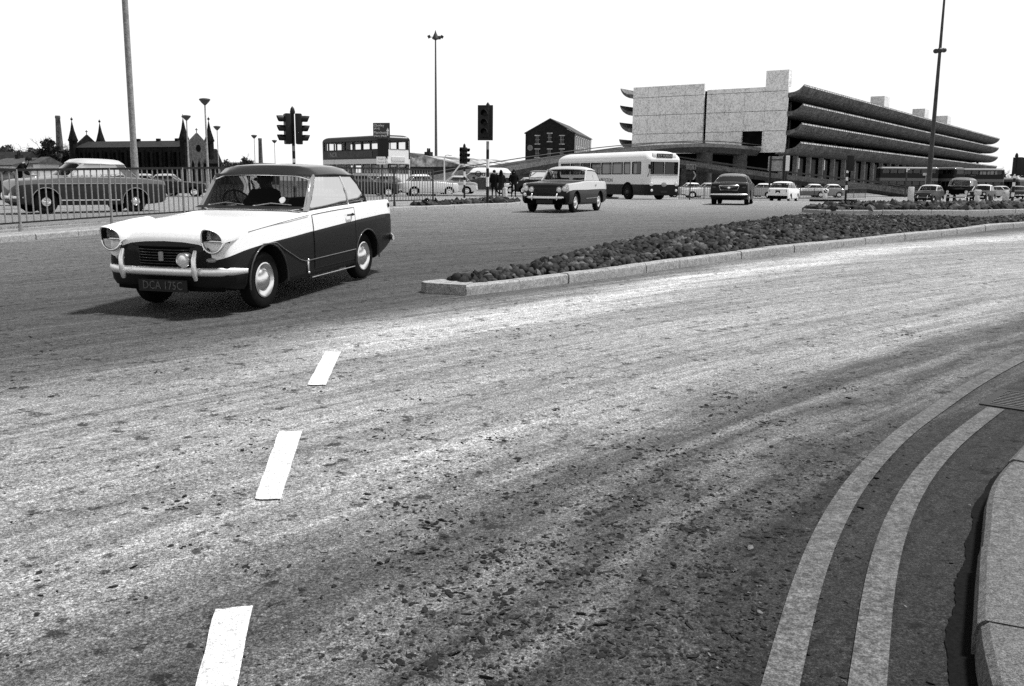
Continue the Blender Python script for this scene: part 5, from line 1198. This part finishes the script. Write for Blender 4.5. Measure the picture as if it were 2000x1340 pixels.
pp=on(1925,100);person('person in dark clothes walking by the coaches behind the queue of cars',pp,-60,dict(kL=(.16,.1,.5),aL=(.1,.1,.09),tL=(.26,.1,.06),kR=(-.02,-.1,.5),aR=(-.22,-.1,.12),tR=(-.08,-.1,.05)),h=1.75,coat=(1.46,.75,.2,.22,cloth_d))
# driver, seated in the near saloon (sits low behind the wheel)
def seatpose():
    return dict(pelvis=(0,0,.30),spine=(-.05,0,.46),chest=(-.07,0,.66),neck=(-.05,0,.82),head=(-.03,0,.905),crown=(-.03,0,1.0),nose=(.075,0,.925),sL=(-.06,.17,.75),sR=(-.06,-.17,.75),eL=(.12,.24,.54),wL=(.33,.14,.60),hL=(.39,.12,.63),eR=(.12,-.24,.54),wR=(.33,-.14,.60),hR=(.39,-.12,.63),pL=(.06,.09,.28),pR=(.06,-.09,.28),kL=(.42,.12,.38),kR=(.42,-.12,.38),aL=(.66,.12,.1),aR=(.66,-.12,.1),tL=(.80,.12,.08),tR=(.80,-.12,.08))
bpy.context.view_layer.update()
dpos=herald.matrix_world@Vector((-.55,-.33,.36))
person('person in dark clothes driving the near two-tone saloon',dpos,math.degrees(hz),seatpose(),h=1.62,seated=True,mats=[mat('skin_driver',.10,rough=.7,amp=.15,scale=40),cloth_d,rubber])
# ================================================================== BUILDINGS
conc=mat('concrete_panel',.88,rough=.9,spec=.15,amp=.34,scale=.7,detail=12,nrough=.98)
concp=mat('lit_top_edge',.6,rough=.9,amp=.4,scale=1);concd=mat('shaded_fin',.14,rough=.9,spec=.1,amp=.5,scale=.7,detail=12,nrough=.98)  # fin shade and bright top edge are put into these concrete colours
concr=mat('ramp_concrete',.08,rough=.9,spec=.15,amp=.5,scale=1.5,detail=12,nrough=.97)
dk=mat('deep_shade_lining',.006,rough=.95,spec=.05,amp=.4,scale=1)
_ta,_tb=at(1571,225,137.5),at(1951,300,283);U=(_tb-_ta);U.z=0;U.normalize();V=Vector((-U.y,U.x,0));N0=at(1534,235,139);N0.z=-.4
st=thing('bus_station','long concrete bus station and car park with four curved parapets','building',N0,math.atan2(U.y,U.x))
LEN=180
def _px(v): d=v-Vector((0,0,H));k=d.dot(FW);return 1000+F*d.dot(RT)/k
WID=20.
while _px(Vector((N0.x,N0.y,11))+V*WID)>1236: WID+=.1
T=[7.6,10.3,13.0,15.7];zz=lambda z: z+.4
# end wall
def hcut(W,zs,zlo): return [(0,W,z-zlo,z-zlo+.06) for z in zs]
zb=6.1
b=MB();h=13-0.5
holes=[(3.4,6.63,0.9,3.1)]+[(0,12.5,z-zb,z-zb+.07) for z in (9.2,12.1,14.9)]+[(x,x+.035,0,10.2) for x in (3.2,6.4,9.6)]
holes=[hh for hh in holes]
b.wall((0,0,zz(zb)),(0,1,0),12.5,15.6-zb,(-1,0,0),.4,holes);b.build('end_wall',conc,st)
b=MB();holes=[(0,WID-13,z-zb,z-zb+.07) for z in (9.2,12.1,14.9)]+[(x,x+.035,0,11.3) for x in (3.2,6.4,9.6)];b.wall((0,13.0,zz(zb)),(0,1,0),WID-13,16.6-zb,(-1,0,0),.4,holes);b.build('end_wall',conc,st)
b=MB();b.b2((-.02,-.12,zz(15.6)),(1.3,3.27,zz(17.9)));b.build('stair_tower',conc,st)
b=MB();b.b2((.02,-.14,zz(zb)),(.42,-.003,zz(15.6)));b.build('corner_return',p_white,st)
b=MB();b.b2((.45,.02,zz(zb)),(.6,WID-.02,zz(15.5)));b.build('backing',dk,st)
for u0,u1,v0,v1 in ((82,86.5,7,10),(122,127,7,10),(150.5,155.5,7,10)):
    b=MB();b.b2((u0,v0,zz(15)),(u1,v1,zz(20.9)));b.build('stair_tower',conc,st)
# parapets with scalloped fins
prof=[(2.55,1.25),(2.50,1.02),(2.30,.62),(1.95,.22),(1.45,-.12),(.85,-.36),(.2,-.48),(-1.2,-.5)]
inner_=[(2.40,1.22),(2.15,.95),(1.7,.55),(1.1,.30),(.4,.2),(-1.2,.18)]
def parapet(zt,side,u0,u1,units):
    b=MB();z0=zt-1.25+(0 if side>0 else .9)
    n=units*3
    rows=[]
    for i in range(n+1):
        u=lerp(u0,u1,i/n);ph=i%3;sc=0 if ph==0 else .16
        r=[]
        for k,(o,z) in enumerate(prof):
            d=sc*(1 if k<5 else max(0,1-(k-4)*.5))*(.35 if k==0 else 1)
            oo=o-.16+d;v=-oo if side>0 else WID+oo;r.append((u+ (0 if ph else .0),v,zz(z0+z)))
        rows.append(r)
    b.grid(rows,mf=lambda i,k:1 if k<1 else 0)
    rows2=[[(u,-o if side>0 else WID+o,zz(z0+z)) for o,z in inner_] for u in (u0,u1)];b.grid(rows2)
    for u in (u0,u1): 
        pts=[(u,-o+.08 if side>0 else WID+o-.08,zz(z0+z)) for o,z in prof]+[(u,-o if side>0 else WID+o,zz(z0+z)) for o,z in inner_[::-1]];b.add(pts,[tuple(range(len(pts)))])
    q=MB()
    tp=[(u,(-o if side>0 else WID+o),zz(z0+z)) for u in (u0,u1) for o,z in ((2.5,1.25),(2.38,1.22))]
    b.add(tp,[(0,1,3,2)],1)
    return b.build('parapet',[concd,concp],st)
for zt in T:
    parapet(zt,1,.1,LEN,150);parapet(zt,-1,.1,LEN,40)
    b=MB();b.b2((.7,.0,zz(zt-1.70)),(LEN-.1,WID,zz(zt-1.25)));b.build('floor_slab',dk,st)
    for u in range(8,178,12):
        if zt<T[-1]: b=MB();b.b2((u,2.2,zz(zt-1.25)),(u+.6,2.8,zz(zt+1.0)));b.build('column',concr,st)
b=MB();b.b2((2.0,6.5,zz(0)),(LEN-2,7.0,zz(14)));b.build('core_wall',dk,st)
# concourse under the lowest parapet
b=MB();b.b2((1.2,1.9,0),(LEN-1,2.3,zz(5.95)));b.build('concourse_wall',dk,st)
m_screen=mat('concourse_screen',.035,rough=.7,amp=.6,scale=1.5);m_edge=mat('pillar_edge',.28,rough=.8,amp=.4,scale=2)
k=0;u=3
while u<LEN-6:
    b=MB();b.b2((u,1.62,0),(u+4.4,1.85,zz(5.5)));b.build('screen',m_screen,st)
    b=MB();b.b2((u-.5,.9,0),(u-.05,1.6,zz(5.9)));b.build('pillar',m_edge,st)
    u+=6.4;k+=1
for u in (11.5,22,24.6):
    b=MB();b.b2((u,1.55,zz(3.9)),(u+.5,1.61,zz(5.6)));b.build('light_panel',p_white,st)
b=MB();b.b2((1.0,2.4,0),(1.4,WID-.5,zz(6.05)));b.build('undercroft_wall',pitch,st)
for v in (8.5,20):
    b=MB();b.b2((-.0,v,0),(.5,v+3,zz(4.6)));b.build('undercroft_panel',mat('undercroft_grey',.025,amp=.5,scale=1),st)
# --- ramps
def ramp(label,P,wid,thick,para,cols,nm='access_ramp'):
    P=[Vector(p) for p in catmull([tuple(p) for p in P],6)];o0=P[0].copy();r=thing(nm,label,'ramp',(o0.x,o0.y,0),0)
    o0=Vector((o0.x,o0.y,0));P=[p-o0 for p in P];Nn=[]
    for i in range(len(P)):
        d=P[min(i+1,len(P)-1)]-P[max(i-1,0)];d.z=0;d.normalize();Nn.append(Vector((-d.y,d.x,0)))
    if (P[len(P)//2]+Nn[len(P)//2]+o0).length<(P[len(P)//2]+o0).length: s=1
    else: s=-1
    z=lambda p,n,o,dz: p+n*o+Vector((0,0,dz))
    b=MB();b.grid([[z(p,n,0,-para),z(p,n*-s,wid,-para),z(p,n*-s,wid-.8,-para-thick),z(p,n*-s,.8,-para-thick),z(p,n,0,-para)] for p,n in zip(P,Nn)]);b.build('deck',concr,r,smooth=30)
    for o in (0,wid-.25):
        b=MB();b.grid([[z(p,n*-s,o,-para+.0),z(p,n*-s,o,-para*.45),z(p,n*-s,o+.25,-para*.45),z(p,n*-s,o+.25,-para),z(p,n*-s,o,-para)] for p,n in zip(P,Nn)]);b.build('parapet',mat('parapet_concrete',.13,rough=.9,amp=.45,scale=1.5,detail=12,nrough=.97),r,smooth=30)
        b=MB();b.tube([z(p,n*-s,o+.1,-.04) for p,n in zip(P,Nn)],.07,6);b.build('handrail',darkmetal,r)
    for px,Y,w_ in cols:
        c=on(px,Y);b=MB();
        i=min(range(len(P)),key=lambda i:((P[i]+o0-c).xy).length);zt=P[i].z-para-thick+.05
        b.lathe([(w_,c.z-.3),(w_,zt)],16,Matrix.Translation((c.x-o0.x,c.y-o0.y,0)));b.build('column',concr,r,smooth=40)
    return r
ramp('curved concrete ramp climbing on columns to the opening in the bus station wall',[at(1487,283,140.5),at(1450,279,138),at(1410,276,135.5),at(1360,275,133),at(1300,277.5,130),at(1237,284,127),at(1150,295.5,122),at(1080,306,118),at(1000,320,113),at(935,333,108),at(890,343,104)],5.5,.75,.85,[(1373,136,1.15),(1442,140.5,1.05),(1290,131,1.0)])
ramp('straight concrete ramp sloping down to the right in front of the bus station',[at(1290,301,131),at(1330,307,129.5),at(1400,318,127),at(1500,331.5,123.5),at(1600,343,120),at(1700,354.5,116.5),at(1795,369,113)],5.0,.55,.95,[(1335,131,.5),(1420,128,.5),(1500,125,.5)])
# --- mill
brickd=mat('dark_brick',.022,rough=.95,spec=.1,amp=.55,scale=1.2,detail=10);pale=mat('pale_stone',.5,rough=.9,amp=.5,scale=1);slate=mat('slate',.06,rough=.8,amp=.5,scale=1.5,detail=10)
brickl=mat('lit_brick',.30,rough=.9,amp=.6,scale=1.5,detail=10)  # mill side wall coloured as sunlit; its dark gable is coloured as shaded
A=Vector((16.1,250,0));D=Vector((7.2,34,0)).normalized();W_=Vector((-D.y,D.x,0))
mill=thing('mill','tall gabled brick mill with rows of stone-silled windows','building',(A.x,A.y,-1),math.atan2(W_.y,W_.x))
# local x: along the gable to the left, local y: away from camera is -y -> use matrix
Mx=Matrix(((1,0,0,0),(0,-1,0,0),(0,0,1,0),(0,0,0,1)))
gw=13.3;eh=zpx(260,250,1116)+1;rh=zpx(233,250,1068)+1;dl=35
b=MB();pr=[(0,0),(gw,0),(gw,eh),(gw/2,rh),(0,eh)]
b.add([(x,0,z) for x,z in pr]+[(x,-.5,z) for x,z in pr],[(0,1,2,3,4),(9,8,7,6,5)]+[(i,5+i,5+(i+1)%5,(i+1)%5) for i in range(5)]);b.build('gable_wall',brickd,mill)
b=MB();b.b2((0,-.5,0),(.5,-dl,eh));b.build('side_wall',brickl,mill)
b=MB();b.b2((gw-.5,-.5,0),(gw,-dl,eh));b.b2((.5,-dl,0),(gw-.5,-dl+.5,eh));b.build('back_wall',brickd,mill)
b=MB()
for x0,x1 in ((-.3,gw/2),(gw+.3,gw/2)): b.add([(x0,.2,eh-.15),(x0,-dl-.2,eh-.15),(x1,-dl-.2,rh+.15),(x1,.2,rh+.15),(x0,.2,eh+.1),(x0,-dl-.2,eh+.1),(x1,-dl-.2,rh+.4),(x1,.2,rh+.4)],[(0,1,2,3),(7,6,5,4),(0,4,5,1),(1,5,6,2),(2,6,7,3),(3,7,4,0)])
b.build('roof',slate,mill)
def window(parent,x,y,z,w_,h_,ax='x',dark=dk,lint=pale,bars=True,sub=True,out=1):
    b=MB();m=0
    def bx(a0,a1,z0,z1,d0,d1,mi):
        if ax=='x': b.b2((x+a0,y+d0*out,z+z0),(x+a1,y+d1*out,z+z1),mi)
        else: b.b2((x+d0*out,y+a0,z+z0),(x+d1*out,y+a1,z+z1),mi)
    bx(-w_/2,w_/2,0,h_,.01,.05,0)
    o=b.build('window',dark,parent);b=MB()
    bx(-w_*.62,w_*.62,-.22,0,.02,.16,0);b.build('sill',lint,o);b=MB();bx(-w_*.62,w_*.62,h_,h_+.25,.02,.12,0);b.build('lintel',lint,o)
    if bars:
        b=MB()
        for f in (-.25,.05,.3): bx(w_*f-.05,w_*f+.05,0,h_,.05,.09,0)
        bx(-w_/2,w_/2,h_*.5-.05,h_*.5+.05,.05,.08,0);b.build('glazing_bar',mat('bar_grey',.3),o)
    return o
for cx in (3.4,6.7,10.0):
    for z in ((2.2),(5.6),(9.1),(12.6 if cx!=6.7 else 13.2)):
        window(mill,cx,0,z,1.25,2.0,out=1)
for k in range(8):
    for z in (2.2,5.6,9.1,12.2):
        if z<eh-2.2: window(mill,0,-2.6-4.1*k,z,1.5,2.3,'y',dark=darkmetal,bars=False,out=-1)
b=MB();M=Matrix.Translation((gw-1.3,.06,zpx(288,250,1031)+1))@Matrix.Rotation(R(-90),4,'X');b.lathe([(.001,0),(.75,0),(.75,-.05)],20,M);sg=b.build('round_sign',mat('sign_oval',.2,amp=.5,scale=3),mill)
# --- generic simple house
def house(name,label,P0,P1,depth,zb,eh,rh,wallm,roofm,wins=(),gable=False,chim=(),hip=0,cat='building'):
    P0,P1=Vector(P0),Vector(P1);d=(P1-P0);d.z=0;L=d.length;d.normalize();nr=Vector((d.y,-d.x,0))
    if nr.dot(Vector((P0.x,P0.y,0)))>0: nr=-nr   # towards the camera
    ang=math.atan2(d.y,d.x);h=thing(name,label,cat,(P0.x,P0.y,zb),ang);e=eh-zb;r=rh-zb;s=-1   # camera side is local -y
    b=MB();b.b2((0,0,-.5),(L,depth,e));b.build('wall',wallm,h)
    b=MB();o=.35
    b.add([(-o+0,-o,e-.1),(L+o,-o,e-.1),(L+o-hip,depth/2,r),(-o+hip,depth/2,r),(-o,depth+o,e-.1),(L+o,depth+o,e-.1),(-o,-o,e-.3),(L+o,-o,e-.3),(L+o,depth+o,e-.3),(-o,depth+o,e-.3)],[(0,1,2,3),(5,4,3,2),(4,0,3),(1,5,2),(6,7,1,0),(7,8,5,1),(8,9,4,5),(9,6,0,4),(9,8,7,6)]);rf=b.build('roof',roofm,h)
    for x in chim:
        b=MB();b.b2((x-.5,depth/2-.4,r-.6),(x+.5,depth/2+.4,r+.5))
        for k in (-.25,.25): b.lathe([(.14,r+.5),(.11,r+1.0)],8,Matrix.Translation((x+k,depth/2,0)))
        b.build('chimney',brickd,rf)
    for x,z,w_,hh in wins: window(h,x,0,z-zb,w_,hh,'x',bars=False,out=-1,lint=mat('sill_mid',.16))
    return h
def face(px0,px1,Y0,Y1): return at(px0,340,Y0),at(px1,340,Y1)
# low school range left of the tall pole
a,c=face(797,853,150,158);Z=lambda y,Y,px=830: zpx(y,Y,px)
house('terrace','low range with a pale slate roof and tall dark windows beyond the double-decker',a,c,9,-.3,Z(312,152),Z(298,158),mat('range_wall',.10,amp=.6,scale=1,detail=10),mat('pale_slate',.24,rough=.85,amp=.5,scale=1.2,detail=12,nrough=.95),wins=[(.8+1.05*k,Z(332,152),.5,1.7) for k in range(5)])
a,c=face(853,890,152,160);house('house','dark hipped house right of the thin mast',a,c,10,-.3,Z(314,155),Z(300,158),mat('range_wall2',.035,amp=.6,scale=1,detail=10),slate,wins=[(1.3,Z(322,155),.8,1.1),(2.8,Z(322,155),.5,1.1)],hip=1.2)
a,c=face(900,1035,128,150);house('shed','long low shed with a patchy pale roof left of the mill',a,c,11,-.3,Z(324,136,950),Z(309,142,960),mat('shed_wall',.010,amp=.6,scale=1),mat('patchy_roof',.30,rough=.85,amp=.95,scale=.35,detail=6,nrough=.6),chim=(.9,))
a,c=face(-30,27,150,146);house('house','white rendered house with small windows at the left edge',a,c,8,-.2,Z(321,148,10),Z(308,150,10),mat('white_render',.62,rough=.9,amp=.4,scale=1.5),slate,wins=[(3.3,Z(330,148,10),.45,.75)],chim=(3.2,))
a,c=face(-40,46,190,188);house('house','long dark roofed house behind the white one',a,c,5,-.2,Z(316,186,30),Z(296,190,30),brickd,mat('sooty_slate',.012,rough=.85,amp=.6,scale=.6,detail=10))
a,c=face(66,78,140,139);house('house','tiny gabled cottage with a pale front above the parked saloon',a,c,3,-.2,Z(317,140,70),Z(306,140,70),p_light,slate)
a,c=face(440,545,300,310);house('terrace','faint row of distant roofs between the church and the far trees',a,c,9,-.6,Z(323,305,500),Z(318,310,500),slate,slate)
# --- church
stone=mat('dark_stone',.012,rough=.95,spec=.1,amp=.7,scale=.9,detail=12,nrough=.95);stoneg=mat('lit_stone',.06,rough=.95,amp=.7,scale=1.2,detail=12,nrough=.95)  # lighter copy of the stone gives the right gable its sunlight by colour
CL,CR=at(150,350,220),at(365,350,207);CL.z=CR.z=-.5;cd=(CR-CL);CLEN=cd.length;cd.normalize();cw=7.5
ch=thing('church','dark stone church with a long nave and four slender spires','church',CL,math.atan2(cd.y,cd.x))
eh=zpx(287,214,260)+.5;rh=zpx(275,216,260)+.5
b=MB();b.wall((0,0,0),(1,0,0),CLEN,eh,(0,-1,0),.6,[(1.6+2.55*k,2.4+2.55*k,2.5,eh-1.2) for k in range(12) if 2.4+2.55*k<CLEN-.3]);b.build('nave_wall',stone,ch)
b=MB();b.b2((0,.9,0),(CLEN,1.0,eh-.2));b.build('window_glass',pitch,ch)
for k in range(13):
    x=.6+2.55*k
    if x<CLEN: b=MB();b.b2((x,-.5,0),(x+.5,-.0,eh-1.5));b.add([(x,-.5,eh-1.5),(x+.5,-.5,eh-1.5),(x+.5,0,eh-.6),(x,0,eh-.6)],[(0,1,2,3)]);b.build('buttress',stone,ch)
b=MB();b.b2((0,cw-.4,0),(CLEN,cw,eh));b.build('nave_wall',stone,ch)
b=MB();b.add([(0,-.4,eh-.1),(CLEN,-.4,eh-.1),(CLEN,cw/2,rh),(0,cw/2,rh),(0,cw+.4,eh-.1),(CLEN,cw+.4,eh-.1)],[(0,1,2,3),(5,4,3,2)]);rf=b.build('roof',mat('church_slate',.016,rough=.7,amp=.6,scale=1,detail=10),ch)
for x in (15.5,21.5,27): b=MB();b.b2((x,cw/2-.3,rh-.3),(x+.9,cw/2+.3,rh+.5));b.build('roof_vent',stone,rf)
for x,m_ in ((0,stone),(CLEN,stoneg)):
    gh=zpx(262,215,380)+.5;b=MB();pr=[(-.3,0),(cw+.3,0),(cw+.3,eh),(cw/2,gh),(-.3,eh)]
    b.add([(x-.3,y,z) for y,z in pr]+[(x+.3,y,z) for y,z in pr],[(0,1,2,3,4),(9,8,7,6,5)]+[(i,5+i,5+(i+1)%5,(i+1)%5) for i in range(5)]);g=b.build('gable',m_,ch)
    b=MB();b.tube([(x,cw/2,gh),(x,cw/2,gh+1.1)],.09,5);b.tube([(x,cw/2-.35,gh+.75),(x,cw/2+.35,gh+.75)],.09,5);b.build('cross',stone,g)
    if m_ is stoneg:
        b=MB();b.lathe([(.001,0),(.8,0)],14,Matrix.Translation((x+.32,cw/2,eh-.3))@Matrix.Rotation(R(90),4,'Y'));b.build('rose_window',pitch,g)
        for y in (1.8,3.75,5.7): b=MB();b.add([(x+.32,y-.45,1.5),(x+.32,y+.45,1.5),(x+.32,y+.45,5.2),(x+.32,y,6.2),(x+.32,y-.45,5.2)],[(0,1,2,3,4)]);b.build('lancet_window',pitch,g)
    for y in (-.3,cw+.3):
        tp=zpx(236,213,380)+.5;sb=eh+1.8
        b=MB(Matrix.Translation((x,y,0)));b.lathe([(.95,0),(.92,sb-.5),(1.1,sb-.4),(1.1,sb)],8);b.build('turret',stone,ch)
        b=MB(Matrix.Translation((x,y,0)));b.lathe([(1.02,sb),(.45,lerp(sb,tp,.5)),(.08,tp)],8);sp=b.build('spire',stone,ch)
        b=MB(Matrix.Translation((x,y,0)));b.ell((0,0,tp+.5),(.28,.28,.28),8,6);b.tube([(0,0,tp),(0,0,tp+1.0)],.07,5);b.build('finial',stone,sp)
# stepped dark annex right of the church
a,c=face(402,432,212,214);house('church_hall','dark stepped hall against the right end of the church',a,c,7,-.4,Z(318,212,415),Z(290,214,415),stone,stone,chim=(1.2,))
# chimneys
def stack(label,px,Y,ytop,r0,r1):
    p=on(px,Y);c=thing('chimney_stack',label,'chimney',p,0);h=zpx(ytop,Y,px)-p.z
    b=MB();b.lathe([(r0,0),(lerp(r0,r1,.5),h*.5),(r1,h-.8),(r1*1.12,h-.7),(r1*1.12,h-.2),(r1,h),(r1*.7,h),(r1*.7,h-1)],20);b.build('shaft',mat('stack_brick',.11,rough=.9,amp=.6,scale=.8,detail=10),c,smooth=40)
stack('mill chimney standing behind the dark tree left of the church',122,260,226,1.3,.62)
stack('faint distant chimney between two thin lamp posts',511,330,270,.9,.6)
# ================================================================== TREES
m_twig=mat('bark',.02,rough=.95,amp=.4,scale=5)
def tree(label,px,Y,ytop,wpx,leafm,n,seed,crown0=.3,size=.5,group='trees beyond the rooftops',cat='tree'):
    rng=random.Random(seed);p=on(px,Y);h=zpx(ytop,Y,px)-p.z;rw=wpx*Y/1800/2
    t=thing('tree',label,cat,p,0,group);b=MB();tips=[]
    b.tube([(0,0,-.2),(.05,0,h*.3),(0,.05,h*.6)],[h*.03,h*.022,h*.012],7)
    def limb(a,d,L,r,lv):
        e=a+d*L;m_=a.lerp(e,.5)+Vector((rng.gauss(0,L*.06),rng.gauss(0,L*.06),0));b.tube([a,m_,e],[r,r*.75,r*.5],5);tips.append(e)
        if lv<3:
            for _ in range(3):
                nd=(d+Vector((rng.gauss(0,.55),rng.gauss(0,.55),rng.gauss(.12,.35)))).normalized();limb(a.lerp(e,rng.uniform(.5,1)),nd,L*rng.uniform(.55,.75),r*.5,lv+1)
    for k in range(8):
        an=k*2.4+rng.uniform(-.3,.3);z=h*rng.uniform(.25,.6);ti=rng.uniform(.35,1.0);limb(Vector((0,0,z)),Vector((math.cos(an)*math.cos(ti)*rw/h*2.2,math.sin(an)*math.cos(ti)*rw/h*2.2,math.sin(ti))).normalized(),h*rng.uniform(.2,.3),h*.011,0)
    b.build('trunk',m_twig,t)
    c=MB();cl=[]
    for k in range(26):
        while True:
            v=Vector((rng.uniform(-1,1),rng.uniform(-1,1),rng.uniform(-1,1)))
            if v.length<1: break
        cl.append((Vector((v.x*rw*.8,v.y*rw*.8,h*lerp(crown0,1,.5)+v.z*h*(1-crown0)*.40)),rng.uniform(.12,.3)*max(rw,h*.3)))
    for k in range(n):
        q,r_=cl[int(rng.random()*len(cl))];d=Vector((rng.gauss(0,1),rng.gauss(0,1),rng.gauss(0,.8)))*r_*.5;o=q+d
        if o.z>h*1.02: continue
        a1=Vector((rng.gauss(0,1),rng.gauss(0,1),rng.gauss(0,1))).normalized();a2=a1.cross(Vector((rng.gauss(0,1),rng.gauss(0,1),rng.gauss(0,1)))).normalized();s=size*rng.uniform(.5,1.2)
        c.add([o-a1*s*.5,o+a2*s*.22,o+a1*s*.5,o-a2*s*.22],[(0,1,2,3)],0 if rng.random()<.65 else 1)
    c.build('crown',leafm,t);return t
lf=[mat('leaf_dark',.015,rough=.9,spec=.1),mat('leaf_mid',.05,rough=.9,spec=.1)]
lg=[mat('twig_mid',.05,rough=.9,spec=.1),mat('twig_pale',.12,rough=.9,spec=.1)]
for i,(px,Y,yt,wp,m,n,l) in enumerate([(100,235,268,54,lf,6500,'dark dense tree beside the mill chimney'),(124,245,280,34,lf,2600,'dark tree against the left spire of the church'),(62,240,280,54,lg,3800,'thin grey tree behind the rooftops left of the dark dense tree'),(22,235,282,60,lg,3800,'thin grey tree above the long dark roof at the left edge'),(140,250,283,26,lg,1500,'pale thin tree between the dark tree and the church'),(482,260,303,30,lg,2200,'round grey tree between the far lamp posts'),(463,280,316,14,lf,900,'small dark tree left of the round grey one'),(443,285,309,9,lf,600,'narrow pointed dark tree right of the church'),(448,270,314,20,lg,900,'low grey bush tree beyond the pointed one')]): tree(l,px,Y,yt,wp,m,int(n*1.5),20+i,size=.85,crown0=.12)
for i,(px,Y,yt,wp,l) in enumerate([(1953,330,330,22,'round dark tree beyond the far end of the bus station'),(1975,320,334,26,'grey tree left of the right edge traffic light'),(2002,300,325,30,'dark tree cut by the right edge of the picture'),(1935,340,338,24,'low tree under the far parapets of the bus station')]): tree(l,px,Y,yt,wp,lg if i!=0 else lf,1600,60+i,crown0=.15,size=.6)
tree('small dark bush tree beside the small traffic light',898,150,304,16,lf,1100,90,crown0=.1,size=.4)
